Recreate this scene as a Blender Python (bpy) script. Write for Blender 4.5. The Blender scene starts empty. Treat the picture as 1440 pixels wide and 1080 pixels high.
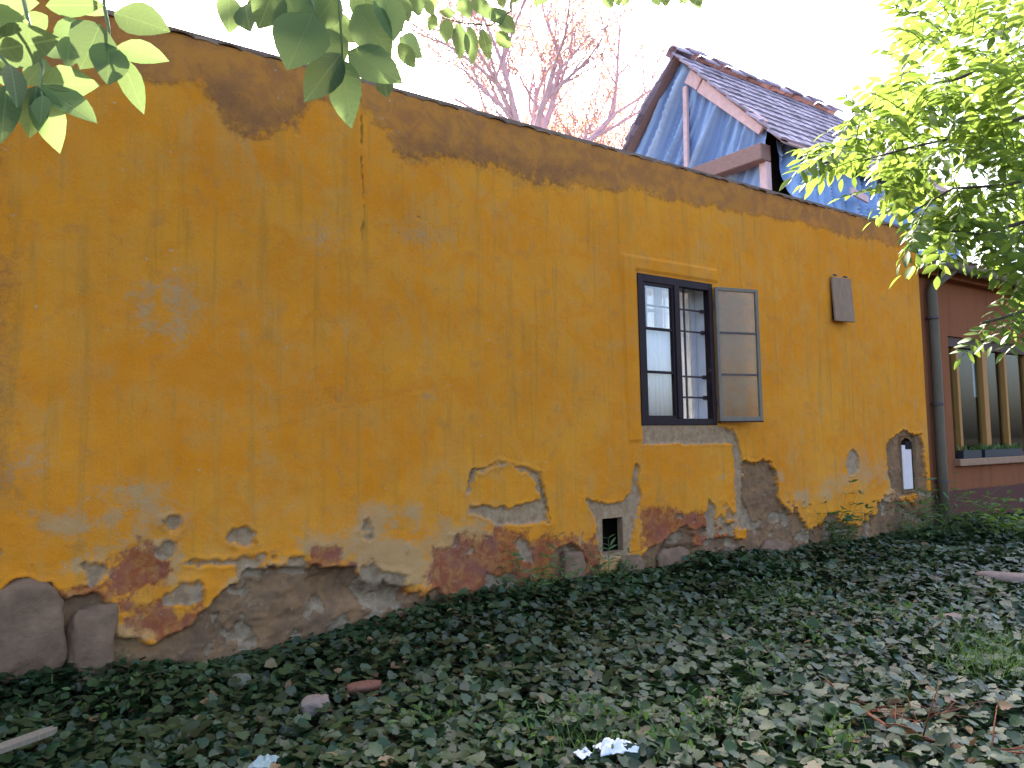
import bpy, bmesh, math, random
import numpy as np
from mathutils import Vector, Matrix, Quaternion
random.seed(7); rng = np.random.default_rng(7)
S = bpy.context.scene; C = S.collection
PI = math.pi

# ------------------------------------------------------------------ camera, sky, sun, exposure
FPX = 1150.0; AZ = math.radians(53.6); PITCH = math.atan(87/1150); ROLL = .02
CAM = np.array([0, -6.07, 1.4])
F0 = np.array([math.cos(AZ), math.sin(AZ), 0]); UZ = np.array([0, 0, 1.])
r0 = np.array([math.sin(AZ), -math.cos(AZ), 0])
fw = F0*math.cos(PITCH)+UZ*math.sin(PITCH); u0 = -F0*math.sin(PITCH)+UZ*math.cos(PITCH)
cu = u0*math.cos(ROLL)+r0*math.sin(ROLL); cr = r0*math.cos(ROLL)-u0*math.sin(ROLL)
def ray(x, y): return fw+cr*(x-720)/FPX-cu*(y-540)/FPX
def hit(x, y, ax=1, c=0.):
    d = ray(x, y); return CAM+d*((c-CAM[ax])/d[ax])
def at(x, y, depth): return CAM+ray(x, y)*depth
def proj(p):
    v = np.asarray(p)-CAM; d = v@fw
    return 720+FPX*(v@cr)/d, 540-FPX*(v@cu)/d, d
cd = bpy.data.cameras.new('camera'); co = bpy.data.objects.new('camera', cd); C.objects.link(co)
cd.sensor_width = 36; cd.lens = FPX/1440*36; cd.clip_start = .05; cd.clip_end = 2000
M3 = Matrix((cr, cu, -fw)).transposed()
co.matrix_world = Matrix.Translation(Vector(CAM)) @ M3.to_4x4()
S.camera = co

SUN_AZ = math.radians(68)      # direction towards the sun, measured from +X to +Y
SUN_EL = math.radians(43)
sdir = Vector((math.cos(SUN_AZ)*math.cos(SUN_EL), math.sin(SUN_AZ)*math.cos(SUN_EL), math.sin(SUN_EL)))
W = bpy.data.worlds.new('World'); S.world = W; W.use_nodes = True
nt = W.node_tree; bg = nt.nodes['Background']
sky = nt.nodes.new('ShaderNodeTexSky'); sky.sky_type = 'NISHITA'; sky.sun_disc = False
sky.sun_elevation = SUN_EL; sky.sun_rotation = PI/2-SUN_AZ
sky.air_density = .8; sky.dust_density = 5.0; sky.ozone_density = 1.0
nt.links.new(sky.outputs[0], bg.inputs[0]); bg.inputs[1].default_value = .15
sl = bpy.data.lights.new('sun', 'SUN'); sl.energy = 4.4; sl.angle = math.radians(.5); sl.color = (1, .94, .84)
so = bpy.data.objects.new('sun', sl); C.objects.link(so)
so.rotation_euler = (-sdir).to_track_quat('-Z', 'Y').to_euler()
vs = S.view_settings; vs.view_transform = 'Standard'; vs.look = 'None'; vs.exposure = 2.7; vs.gamma = 1; vs.use_curve_mapping = False

# ------------------------------------------------------------------ helpers
class MB:
    def __init__(s): s.v = []; s.f = []; s.r = []
    def add(s, v, f, r=None):
        o = len(s.v); s.v += [tuple(map(float, p)) for p in v]; s.f += [tuple(i+o for i in q) for q in f]
        s.r += [r if r is not None else 0.]*len(v); return s
    def box(s, a, b, R=None, c=None, r=None):
        v = [Vector((x, y, z)) for x in (a[0], b[0]) for y in (a[1], b[1]) for z in (a[2], b[2])]
        if R is not None:
            c = Vector(c if c is not None else (0, 0, 0)); v = [R @ p + c for p in v]
        return s.add(v, [(0, 1, 3, 2), (4, 6, 7, 5), (0, 4, 5, 1), (2, 3, 7, 6), (0, 2, 6, 4), (1, 5, 7, 3)], r)
    def bar(s, p, q, w, h, up=(0, 0, 1)):
        p = Vector(p); q = Vector(q); d = (q-p); L = d.length; d.normalize(); up = Vector(up)
        x = d.cross(up).normalized(); y = x.cross(d)
        R = Matrix((x, d, y)).transposed()
        return s.box((-w/2, 0, -h/2), (w/2, L, h/2), R, p)
    def tube(s, pts, rad, n=6, cap=True, r=None):
        pts = [Vector(p) for p in pts]; k = len(pts)
        if not hasattr(rad, '__len__'): rad = [rad]*k
        V = []; Fc = []; x = None
        for i, p in enumerate(pts):
            d = (pts[min(i+1, k-1)]-pts[max(i-1, 0)])
            d = d.normalized() if d.length > 1e-9 else Vector((0, 0, 1))
            if x is None: x = d.orthogonal().normalized()
            else:
                x = x-d*x.dot(d); x = x.normalized() if x.length > 1e-6 else d.orthogonal().normalized()
            y = d.cross(x)
            for j in range(n):
                a = 2*PI*j/n; V.append(p+(x*math.cos(a)+y*math.sin(a))*rad[i])
        for i in range(k-1):
            for j in range(n): Fc.append((i*n+j, i*n+(j+1) % n, (i+1)*n+(j+1) % n, (i+1)*n+j))
        if cap: Fc += [tuple(range(n))[::-1], tuple((k-1)*n+j for j in range(n))]
        return s.add(V, Fc, r)
    def mesh(s, name, m, smooth=False, bevel=0, attr=False):
        me = bpy.data.meshes.new(name); me.from_pydata(s.v, [], s.f)
        if attr:
            a = me.attributes.new('rnd', 'FLOAT', 'POINT'); a.data.foreach_set('value', np.array(s.r, np.float32))
        if bevel:
            bm = bmesh.new(); bm.from_mesh(me)
            bmesh.ops.bevel(bm, geom=bm.edges[:], offset=bevel, segments=1, affect='EDGES'); bm.to_mesh(me); bm.free()
        me.materials.append(m)
        if smooth: me.shade_smooth()
        me.update(); return me
    def build(s, name, m, parent=None, smooth=False, bevel=0, attr=False):
        return link(name, s.mesh(name, m, smooth, bevel, attr), parent)
def link(name, me, parent=None, mw=None):
    o = bpy.data.objects.new(name, me); C.objects.link(o)
    if parent: o.parent = parent
    if mw is not None:
        o.matrix_local = (parent.matrix_local_inv @ mw) if False else mw
    return o
def tag(o, label=None, cat=None, group=None, kind=None):
    for k, v in (('label', label), ('category', cat), ('group', group), ('kind', kind)):
        if v: o[k] = v
    return o
def thing(name, label, cat, loc=(0, 0, 0), group=None, kind=None):
    o = bpy.data.objects.new(name, None); C.objects.link(o); o.location = loc; o.empty_display_size = .1
    return tag(o, label, cat, group, kind)
def npmesh(name, V, Fq, m, attrs=None, smooth=False):
    me = bpy.data.meshes.new(name); V = np.asarray(V, np.float32); Fq = np.asarray(Fq, np.int32)
    k = Fq.shape[1]; me.vertices.add(len(V)); me.vertices.foreach_set('co', V.ravel())
    me.loops.add(Fq.size); me.loops.foreach_set('vertex_index', Fq.ravel())
    me.polygons.add(len(Fq)); me.polygons.foreach_set('loop_start', np.arange(0, Fq.size, k, dtype=np.int32))
    me.polygons.foreach_set('loop_total', np.full(len(Fq), k, np.int32))
    for n, a in (attrs or {}).items():
        at_ = me.attributes.new(n, 'FLOAT', 'POINT'); at_.data.foreach_set('value', np.asarray(a, np.float32))
    me.materials.append(m); me.update(calc_edges=True)
    if smooth: me.shade_smooth()
    return me
def vnoise(x, y, seed=0):
    xi = np.floor(x).astype(np.int64); yi = np.floor(y).astype(np.int64); fx = x-xi; fy = y-yi
    fx = fx*fx*(3-2*fx); fy = fy*fy*(3-2*fy)
    def h(a, b):
        n = (a*374761393+b*668265263+seed*1442695041) & 0xffffffff
        n = ((n ^ (n >> 13))*1274126177) & 0xffffffff
        return ((n ^ (n >> 16)) & 0xffff)/65535.
    return (h(xi, yi)*(1-fx)+h(xi+1, yi)*fx)*(1-fy)+(h(xi, yi+1)*(1-fx)+h(xi+1, yi+1)*fx)*fy
def fbm(x, y, seed=0, o=4):
    r = 0; a = .5; t = 0
    for i in range(o):
        r = r+a*vnoise(x*2**i, y*2**i, seed+i*17); t += a; a *= .5
    return r/t

# ------------------------------------------------------------------ materials
class NM:
    def __init__(s, name):
        s.m = bpy.data.materials.new(name); s.m.use_nodes = True; s.nt = s.m.node_tree; s.n = s.nt.nodes
        s.p = s.n['Principled BSDF']; s.out = s.n['Material Output']
    def new(s, t, **k):
        n = s.n.new(t)
        for a, b in k.items(): setattr(n, a, b)
        return n
    def set(s, sock, v):
        if isinstance(v, bpy.types.NodeSocket): s.nt.links.new(v, sock)
        else: sock.default_value = v if not (isinstance(v, tuple) and len(v) == 3 and len(sock.default_value) == 4) else (*v, 1)
    def coord(s, k='Object'): return s.new('ShaderNodeTexCoord').outputs[k]
    def map(s, v, scale): 
        n = s.new('ShaderNodeMapping'); s.set(n.inputs[0], v); n.inputs[3].default_value = scale; return n.outputs[0]
    def noise(s, v, scale, detail=4, rough=.55, dist=0):
        n = s.new('ShaderNodeTexNoise'); s.set(n.inputs['Vector'], v); n.inputs['Scale'].default_value = scale
        n.inputs['Detail'].default_value = detail; n.inputs['Roughness'].default_value = rough; n.inputs['Distortion'].default_value = dist
        return n.outputs['Fac']
    def wave(s, v, scale, dist=2): 
        n = s.new('ShaderNodeTexWave'); s.set(n.inputs['Vector'], v); n.inputs['Scale'].default_value = scale; n.inputs['Distortion'].default_value = dist; n.inputs['Detail'].default_value = 3
        return n.outputs['Fac']
    def math(s, op, a, b=0., c=0.):
        n = s.new('ShaderNodeMath', operation=op)
        for i, v in enumerate((a, b, c)): s.set(n.inputs[i], v)
        return n.outputs[0]
    def step(s, v, lo, hi, a=0., b=1.):
        n = s.new('ShaderNodeMapRange', interpolation_type='SMOOTHSTEP')
        for i, x in enumerate((v, lo, hi, a, b)): s.set(n.inputs[i], x)
        return n.outputs[0]
    def mix(s, f, a, b, mode='MIX'):
        n = s.new('ShaderNodeMix', data_type='RGBA', blend_type=mode)
        s.set(n.inputs[0], f); s.set(n.inputs[6], a); s.set(n.inputs[7], b); return n.outputs[2]
    def attr(s, name): return s.new('ShaderNodeAttribute', attribute_name=name).outputs['Fac']
    def rnd(s): return s.new('ShaderNodeObjectInfo').outputs['Random']
    def ramp(s, f, stops):
        n = s.new('ShaderNodeValToRGB'); s.set(n.inputs[0], f); e = n.color_ramp.elements
        while len(e) < len(stops): e.new(.5)
        for i, (p, c) in enumerate(stops): e[i].position = p; e[i].color = (*c, 1)
        return n.outputs[0]
    def bump(s, h, st=.4, d=.02):
        n = s.new('ShaderNodeBump'); s.set(n.inputs['Height'], h); n.inputs['Strength'].default_value = st; n.inputs['Distance'].default_value = d
        s.nt.links.new(n.outputs[0], s.p.inputs['Normal']); return n
    def base(s, c, rough=.8, spec=.3):
        s.set(s.p.inputs['Base Color'], c); s.set(s.p.inputs['Roughness'], rough); s.p.inputs['Specular IOR Level'].default_value = spec; return s.m
def simple(name, c, rough=.8, var=.25, scale=8, spec=.3, bump=.2, stretch=(1, 1, 1), orand=0):
    m = NM(name); v = m.map(m.coord(), stretch); f = m.noise(v, scale, 5)
    col = m.mix(f, tuple(x*(1-var) for x in c), tuple(min(1, x*(1+var)) for x in c))
    if orand:
        k = m.math('MULTIPLY_ADD', m.rnd(), orand, 1-orand/2); col = m.mix(1., col, k, 'MULTIPLY')
    if bump: m.bump(m.noise(v, scale*4, 4), bump, .01)
    return m.base(col, rough, spec)
def leafmat(name, cols, trans, rough=.45, spec=.4, attr=True, tw=.45, vein=False):
    m = NM(name); r = m.attr('rnd') if attr else m.rnd()
    n_ = m.noise(m.coord(), 35, 3)
    rr_ = m.math('MULTIPLY_ADD', n_, .16, m.math('SUBTRACT', r, .08))
    col = m.ramp(rr_, cols)
    if vein:
        sp = m.new('ShaderNodeSeparateXYZ'); m.set(sp.inputs[0], m.coord()); ax_ = m.math('ABSOLUTE', sp.outputs[0])
        rib = m.step(ax_, .006, .016, 1, 0); sv = m.math('PINGPONG', m.math('SUBTRACT', sp.outputs[1], m.math('MULTIPLY', ax_, .8)), .055)
        vv = m.math('MAXIMUM', rib, m.step(sv, .0, .007, .55, 0)); col = m.mix(vv, col, (.13, .20, .07)); m.bump(m.math('MULTIPLY', vv, -1.), .5, .02)
        col = m.mix(m.step(m.noise(m.coord(), 9, 5, .7), .62, .72, 0, .5), col, (.16, .13, .04))
    m.base(col, rough, spec)
    tr = m.new('ShaderNodeBsdfTranslucent'); m.set(tr.inputs[0], m.mix(.5, col, trans))
    m.set(tr.inputs[0], m.mix(1., m.mix(.35, trans, col), m.math('MULTIPLY_ADD', r, .5, .75), 'MULTIPLY'))
    mx = m.new('ShaderNodeMixShader'); mx.inputs[0].default_value = tw
    m.nt.links.new(m.p.outputs[0], mx.inputs[1]); m.nt.links.new(tr.outputs[0], mx.inputs[2]); m.nt.links.new(mx.outputs[0], m.out.inputs[0])
    return m.m

def wall_material():
    m = NM('ochre_plaster'); v = m.coord()
    big = m.noise(v, .9, 5, .6, .4); mid = m.noise(v, 3.2, 5, .65, .6); st = m.noise(m.map(v, (7, 7, .55)), 1.3, 5, .6, .3)
    st2 = m.noise(m.map(v, (26, 26, .8)), 1., 4, .6); fine = m.noise(v, 38, 4, .65); grit = m.noise(v, 140, 2, .6)
    col = m.mix(m.step(big, .3, .7), (.63, .205, .012), (.67, .262, .024))
    col = m.mix(m.step(m.math('ADD', m.math('MULTIPLY', mid, .6), m.math('MULTIPLY', st, .4)), .40, .70, 0, .75), col, (.57, .258, .052))
    col = m.mix(m.step(st, .50, .72, 0, .6), col, (.42, .185, .025))
    col = m.mix(m.step(st2, .52, .80, 0, .22), col, (.56, .32, .10))
    gm = m.noise(m.map(v, (1.3, 1, .9)), 1.7, 6, .7, 1.2)
    col = m.mix(m.step(gm, .50, .78, 0, .6), col, (.48, .275, .095))        # greyish worn wash
    og = m.noise(m.map(v, (1, 1, 1.2)), 2.4, 6, .7, .9)
    col = m.mix(m.step(og, .48, .66, 0, .8), col, (.62, .212, .018))          # saturated orange coat
    col = m.mix(m.step(m.noise(v, 6, 5, .7, .5), .52, .74, 0, .45), col, (.36, .175, .062))
    rag = m.noise(v, 13, 6, .75, .8)
    fz = m.math('ADD', m.math('MULTIPLY', m.math('SUBTRACT', fine, .5), .7), m.math('MULTIPLY', m.math('SUBTRACT', rag, .5), .9))
    def lay(col, name, c, lo=.42, hi=.56, k=1.):
        f = m.step(m.math('ADD', m.attr(name), fz), lo, hi, 0, k); return m.mix(f, col, c)
    # damp brown band under the tiles
    topc = m.mix(m.step(m.noise(v, 4.5, 5, .65, .8), .4, .62), (.40, .165, .044), (.26, .115, .052))
    col = lay(col, 'm_top', topc, .30, .66, .78)
    col = lay(col, 'm_stain', (.19, .088, .042), .25, .9, .62)
    col = lay(col, 'm_pale', m.mix(m.noise(v, 9, 4), (.46, .30, .145), (.36, .235, .13)), .3, .75, .75)
    redc = m.mix(m.step(m.noise(v, 11, 5, .7, .6), .40, .62), (.22, .046, .028), (.33, .135, .05)); redc = m.mix(m.step(m.noise(v, 2.9, 4, .6), .48, .6, 0, .7), redc, (.20, .062, .062))
    col = lay(col, 'm_red', redc, .34, .72, .85)
    gr = m.mix(m.step(m.noise(v, 5, 6, .7, .4), .35, .65), (.25, .14, .072), (.155, .095, .06))
    gr = m.mix(m.step(m.noise(v, 17, 4, .7), .58, .7, 0, .6), gr, (.33, .24, .16))
    col = lay(col, 'm_grey', gr, .40, .56, .95)
    lm = m.mix(m.step(m.noise(v, 14, 5, .7), .35, .65), (.35, .262, .175), (.24, .165, .105))
    col = lay(col, 'm_lime', lm, .40, .60, .88)
    col = lay(col, 'm_moss', (.06, .075, .022), .35, .7, .7)
    ck = m.math('ADD', m.attr('m_crack'), m.math('MULTIPLY', m.math('SUBTRACT', fine, .5), .2))
    col = m.mix(m.step(ck, .45, .95, 0, .6), col, (.085, .045, .022))
    col = m.mix(m.step(fine, .66, .76, 0, .3), col, (.16, .09, .04))
    col = m.mix(m.step(m.noise(v, 23, 3, .6), .69, .73, 0, .55), col, (.42, .36, .29))
    k = m.math('MULTIPLY_ADD', grit, .32, .84); col = m.mix(1., col, k, 'MULTIPLY')
    h = m.math('ADD', m.math('MULTIPLY', fine, .6), m.math('ADD', m.math('MULTIPLY', grit, .25), m.math('MULTIPLY', mid, .9)))
    h = m.math('SUBTRACT', h, m.math('MULTIPLY', m.step(ck, .55, .95), .8))
    m.bump(h, .55, .012)
    return m.base(col, .95, .03)
M = dict(
    wall=wall_material(),
    frame=simple('dark_brown_paint', (.020, .010, .012), .62, .5, 20, .2, .2, (1, 1, .2)),
    greywood=simple('weathered_wood', (.20, .165, .125), .85, .35, 14, .2, .5, (6, 6, .5)),
    palewood=simple('pale_plank', (.72, .48, .45), .85, .3, 10, .2, .5, (5, 1, 1)),
    beam=simple('old_beam', (.30, .185, .155), .9, .35, 9, .2, .5, (4, 1, 4)),
    white=simple('whitewash', (.86, .82, .85), .9, .06, 9, .2, .25),
    room=simple('room_plaster', (.75, .74, .70), .9, .05, 3, .2, .1),
    iron=simple('rusty_iron', (.085, .06, .06), .7, .5, 60, .4, .3),
    dark=simple('dark_cavity', (.022, .017, .014), .95, .4, 20, .1, .4),
    coretan=simple('old_render', (.27, .18, .11), .95, .35, 13, .1, .8),
    coreyellow=simple('reveal_plaster', (.40, .22, .06), .95, .3, 10, .1, .4),
    tile=simple('clay_tile', (.34, .28, .33), .9, .35, 12, .15, .5, orand=.7),
    edgetile=simple('dark_clay_tile', (.20, .135, .10), .9, .4, 14, .15, .5, orand=.7),
    pipe=simple('painted_downpipe', (.12, .092, .058), .7, .35, 9, .25, .3, (1, 1, .4)),
    redwall=None, postwood=simple('ochre_timber', (.36, .17, .045), .7, .3, 10, .3, .4, (6, 6, .4)),
    stone=simple('foundation_stone', (.19, .115, .072), .95, .6, 6, .1, 1.),
    soil=simple('soil', (.022, .017, .011), .98, .5, 6, .1, .8),
    bark=simple('bark', (.10, .08, .06), .95, .4, 22, .1, .9, (3, 3, .6)),
    mauvebark=simple('pale_mauve_bark', (.50, .36, .40), .95, .3, 10, .1, .4),
    redtwig=simple('dead_branch', (.20, .075, .045), .9, .4, 30, .2, .5),
    stem=simple('green_stem', (.10, .14, .04), .6, .3, 30, .4, .1),
    paper=simple('crumpled_paper', (.62, .63, .70), .9, .08, 20, .2, .2),
    plastic=simple('pale_plastic', (.20, .27, .28), .5, .2, 20, .4, .2),
    rubble=simple('pale_stone', (.21, .155, .13), .95, .3, 15, .1, .8),
    rubblegrey=simple('grey_stone', (.13, .125, .09), .95, .35, 15, .1, .8),
    brick=simple('broken_brick', (.17, .075, .05), .95, .35, 22, .1, .9),
    planter=simple('dark_planter', (.018, .020, .024), .6, .3, 12, .4, .2),
    hatch=simple('faded_board', (.26, .165, .105), .85, .3, 13, .2, .4, (1, 1, .4)),
)
def redwall():
    m = NM('red_brown_plaster'); v = m.coord(); a = m.noise(v, 1.5, 5, .6, .4); b = m.noise(m.map(v, (8, 8, .6)), 1.2, 4)
    z = m.new('ShaderNodeSeparateXYZ'); m.set(z.inputs[0], v)
    col = m.mix(a, (.21, .066, .024), (.25, .090, .036)); col = m.mix(m.step(b, .5, .7, 0, .5), col, (.14, .048, .026))
    pl = m.step(m.math('ADD', z.outputs[2], m.math('MULTIPLY', m.noise(v, 6, 4), .06)), .60, .63)
    col = m.mix(pl, m.mix(a, (.085, .034, .026), (.115, .046, .034)), col)
    m.bump(m.noise(v, 30, 4), .4, .01); return m.base(col, .9, .15)
M['redwall'] = redwall()
def glass(name, tint, fmul=1.2, gl=0.02):
    m = NM(name); m.n.remove(m.p); t = m.new('ShaderNodeBsdfTransparent'); t.inputs[0].default_value = (*tint, 1)
    g = m.new('ShaderNodeBsdfGlossy'); g.inputs['Roughness'].default_value = gl
    f = m.new('ShaderNodeFresnel'); bf = m.new('ShaderNodeNewGeometry').outputs['Backfacing']; m.set(f.inputs[0], m.math('MULTIPLY_ADD', bf, 1/1.5-1.5, 1.5))
    k = m.math('MULTIPLY', f.outputs[0], fmul); x = m.new('ShaderNodeMixShader')
    m.nt.links.new(k, x.inputs[0]); m.nt.links.new(t.outputs[0], x.inputs[1]); m.nt.links.new(g.outputs[0], x.inputs[2]); m.nt.links.new(x.outputs[0], m.out.inputs[0]); return m.m
M['glass'] = glass('window_glass', (.96, .97, .98), 2.3)
M['dustyglass'] = glass('dusty_glass', (.86, .84, .80), .9, .06)
def _dust(m):
    nt_ = m.node_tree; out = nt_.nodes['Material Output']; src = out.inputs[0].links[0].from_socket; L = nt_.links.new
    d = nt_.nodes.new('ShaderNodeBsdfDiffuse'); x = nt_.nodes.new('ShaderNodeMixShader'); tc = nt_.nodes.new('ShaderNodeTexCoord'); n = nt_.nodes.new('ShaderNodeTexNoise'); n.inputs['Scale'].default_value = 6; n.inputs['Detail'].default_value = 5
    mr = nt_.nodes.new('ShaderNodeMapRange')
    for j, v in ((1, .3), (2, .7), (3, .06), (4, .38)): mr.inputs[j].default_value = v
    d.inputs[0].default_value = (.38, .29, .19, 1); L(tc.outputs['Object'], n.inputs['Vector']); L(n.outputs['Fac'], mr.inputs[0]); L(mr.outputs[0], x.inputs[0]); L(src, x.inputs[1]); L(d.outputs[0], x.inputs[2]); L(x.outputs[0], out.inputs[0])
_dust(M['dustyglass'])
M['dimglass'] = glass('dim_glass', (.85, .9, .88), .55)
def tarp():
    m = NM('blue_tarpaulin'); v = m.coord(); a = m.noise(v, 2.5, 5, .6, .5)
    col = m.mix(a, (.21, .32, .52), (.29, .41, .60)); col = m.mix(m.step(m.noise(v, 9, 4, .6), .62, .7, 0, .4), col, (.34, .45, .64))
    fo = m.attr('fold'); col = m.mix(m.step(fo, .02, .10, .75, 0), col, (.11, .18, .36)); col = m.mix(m.step(fo, .17, .30, 0, .7), col, (.46, .56, .72))  # fold shading put into the colour: creases darkened, ridges lightened
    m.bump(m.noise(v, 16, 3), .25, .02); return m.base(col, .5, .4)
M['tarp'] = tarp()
def curtain():
    m = NM('sheer_curtain'); m.base((.92, .91, .95), .9, .1); t = m.new('ShaderNodeBsdfTranslucent'); t.inputs[0].default_value = (.92, .92, .88, 1)
    x = m.new('ShaderNodeMixShader'); x.inputs[0].default_value = .38
    m.nt.links.new(m.p.outputs[0], x.inputs[1]); m.nt.links.new(t.outputs[0], x.inputs[2]); m.nt.links.new(x.outputs[0], m.out.inputs[0]); return m.m
M['curtain'] = curtain()
G = [(0, (.030, .062, .020)), (.45, (.055, .105, .030)), (.8, (.085, .15, .045)), (1, (.12, .19, .05))]
M['leafL'] = leafmat('walnut_leaf', G, (.34, .45, .15), .42, .3, False, .42, True)
M['leafR'] = leafmat('yellow_green_leaf', [(0, (.055, .11, .02)), (.6, (.085, .15, .022)), (.93, (.13, .18, .025)), (1, (.30, .17, .03))], (.29, .40, .065), .45, .3, True, .5)
M['leafC'] = leafmat('crown_leaf', G, (.28, .44, .06), .45, .4, True, .45)
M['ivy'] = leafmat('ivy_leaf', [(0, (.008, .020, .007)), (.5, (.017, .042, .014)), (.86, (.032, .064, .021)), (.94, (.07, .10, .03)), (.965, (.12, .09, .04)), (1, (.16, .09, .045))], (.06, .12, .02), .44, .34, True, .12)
M['weed'] = leafmat('weed_leaf', [(0, (.040, .085, .025)), (.6, (.07, .13, .035)), (1, (.12, .17, .06))], (.22, .36, .06), .5, .4, True, .35)
M['dry'] = leafmat('dry_leaf', [(0, (.07, .038, .02)), (.6, (.14, .082, .045)), (1, (.24, .17, .10))], (.22, .12, .04), .8, .2, True, .2)
M['autumn'] = leafmat('autumn_leaf', [(0, (.34, .19, .16)), (.6, (.45, .27, .20)), (1, (.5, .37, .26))], (.7, .45, .28), .7, .2, True, .5)

# ------------------------------------------------------------------ ground
def ground_h(x, y):
    n = (fbm(x*.55+3, y*.55+9, 5, 3)-.5)*.22+(fbm(x*1.9, y*1.9, 11, 2)-.5)*.09
    bank = .10*np.exp(-((y+.15)/.5)**2)*np.clip((x-2.2)/2, 0, 1)
    far = .05*np.clip((x-5)/5, 0, 1)
    return -.15+n+bank+far
gx = np.linspace(-6, 22, 141); gy = np.linspace(-10, .6, 54)
X, Y = np.meshgrid(gx, gy, indexing='ij'); Zg = ground_h(X, Y)-.02
gi = np.arange(X.size).reshape(X.shape)
Vg = np.stack([X, Y, Zg], -1).reshape(-1, 3)
Fg = np.stack([gi[:-1, :-1], gi[1:, :-1], gi[1:, 1:], gi[:-1, 1:]], -1).reshape(-1, 4)
tag(link('ground', npmesh('ground', Vg, Fg, M['soil'], smooth=True)), kind='structure')
b = MB(); Q = 600
for (x0, x1, y0, y1) in ((-Q, Q, .6, Q), (-Q, Q, -Q, -10), (-Q, -6, -10, .6), (22, Q, -10, .6)):
    b.add([(x0, y0, -.17), (x1, y0, -.17), (x1, y1, -.17), (x0, y1, -.17)], [(0, 1, 2, 3)])
tag(b.build('terrain', M['soil']), kind='structure')

# ------------------------------------------------------------------ yellow house
H = 4.46
house = thing('yellow_house', 'long low house with peeling ochre yellow plaster wall above ivy', 'house')
WIN = (6.14, 7.34, 1.585, 3.20); VENT = (5.56, 5.83, .33, .66); NICHE = (11.33, 11.66, .66, 1.40)
def W2(l): return np.array([hit(x, y)[[0, 2]] for x, y in l])
def ell(cx, cy, rx, ry, n=12): return [(cx+rx*math.cos(2*PI*i/n), cy+ry*math.sin(2*PI*i/n)) for i in range(n)]
def sdf(P, poly):
    n = len(poly); d = np.full(len(P), 1e9); ins = np.zeros(len(P), bool)
    for i in range(n):
        a = poly[i]; e = poly[(i+1) % n]-a; w = P-a
        t = np.clip((w@e)/max(e@e, 1e-9), 0, 1); d = np.minimum(d, np.hypot(*(w-t[:, None]*e).T))
        bq = poly[(i+1) % n]
        c = ((a[1] > P[:, 1]) != (bq[1] > P[:, 1])) & (P[:, 0] < (bq[0]-a[0])*(P[:, 1]-a[1])/(bq[1]-a[1]+1e-12)+a[0])
        ins ^= c
    return np.where(ins, -d, d)
def cuts(lo, hi, step, extra):
    v = np.arange(lo, hi+step/2, step); v = v[np.all(np.abs(v[:, None]-np.array(extra)[None]) > step*.35, axis=1)]
    return np.unique(np.round(np.concatenate([v, extra]), 5))
xs = np.concatenate([np.arange(-3, .24, .15), cuts(.25, 12.02, .016, [WIN[0], WIN[1], VENT[0], VENT[1], NICHE[0], NICHE[1]]), [12.03]])
zs = np.concatenate([cuts(-.35, 1.66, .0145, [VENT[2], VENT[3], NICHE[2], NICHE[3], WIN[2]]), cuts(1.675, H-.02, .0155, [WIN[3]]), [H]])
X, Zw = np.meshgrid(xs, zs, indexing='ij'); P = np.stack([X.ravel(), Zw.ravel()], -1)
nA = fbm(P[:, 0]*2.3, P[:, 1]*2.3, 1, 5)-.5; nB = fbm(P[:, 0]*7, P[:, 1]*7, 31, 4)-.5; nC = fbm(P[:, 0]*20, P[:, 1]*20, 51, 3)-.5
nD = np.abs(fbm(P[:, 0]*9+5, P[:, 1]*9, 77, 4)-.5)
jag = nA*.16+nB*.16+nC*.10+nD*.12-.02
def field(polys, w=.07, j=1., px=True):
    f = np.zeros(len(P))
    for q in polys:
        q = W2(q) if px else np.array(q)
        lo = q.min(0)-.3; hi = q.max(0)+.3
        s = np.where(np.all((P > lo) & (P < hi), axis=1))[0]
        d = sdf(P[s], q)+jag[s]*j
        f[s] = np.maximum(f[s], np.clip(.5-d/(2*w), 0, 1))
    return f
A = {}
band = [(-60, -60), (-60, 90), (60, 100), (150, 108), (230, 112), (290, 112), (318, 165), (345, 195), (375, 198), (412, 172), (432, 132), (500, 148), (560, 212), (620, 216), (680, 230), (740, 246),
        (830, 264), (900, 270), (1000, 290), (1100, 306), (1230, 336), (1300, 356), (1310, 300), (560, 110)]
A['m_top'] = field([band], .10, .8)
A['m_stain'] = np.maximum.reduce([field([[(285, 100), (318, 165), (345, 192), (372, 198), (412, 175), (432, 130), (400, 150), (370, 150), (330, 120)]], .16, .8),
    field([[(560, 190), (700, 205), (830, 245), (780, 262), (680, 236), (620, 226), (560, 222)]], .2, 1.)*.9,
    field([ell(470, 560, 70, 40), ell(440, 520, 30, 25)], .25, 1.5)*.45,
    field([[(-60, 60), (18, 60), (22, 700), (-60, 700)]], .18, 1.)*.7])
A['m_pale'] = np.maximum.reduce([
    field([ell(190, 690, 55, 28), ell(230, 720, 40, 22), ell(60, 640, 30, 25), ell(450, 745, 40, 10), ell(300, 470, 50, 8), ell(250, 430, 30, 60), ell(205, 430, 22, 40)], .2, 1.4)*.8,
    field([[(1190, 640), (1215, 625), (1245, 650), (1245, 692), (1180, 705), (1150, 682)], ell(1150, 700, 40, 20), ell(600, 330, 50, 30), ell(455, 330, 30, 30), ell(620, 560, 60, 10)], .25, 1.6)*.6,
    field([ell(550, 790, 56, 34)], .08, .5)])
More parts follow.
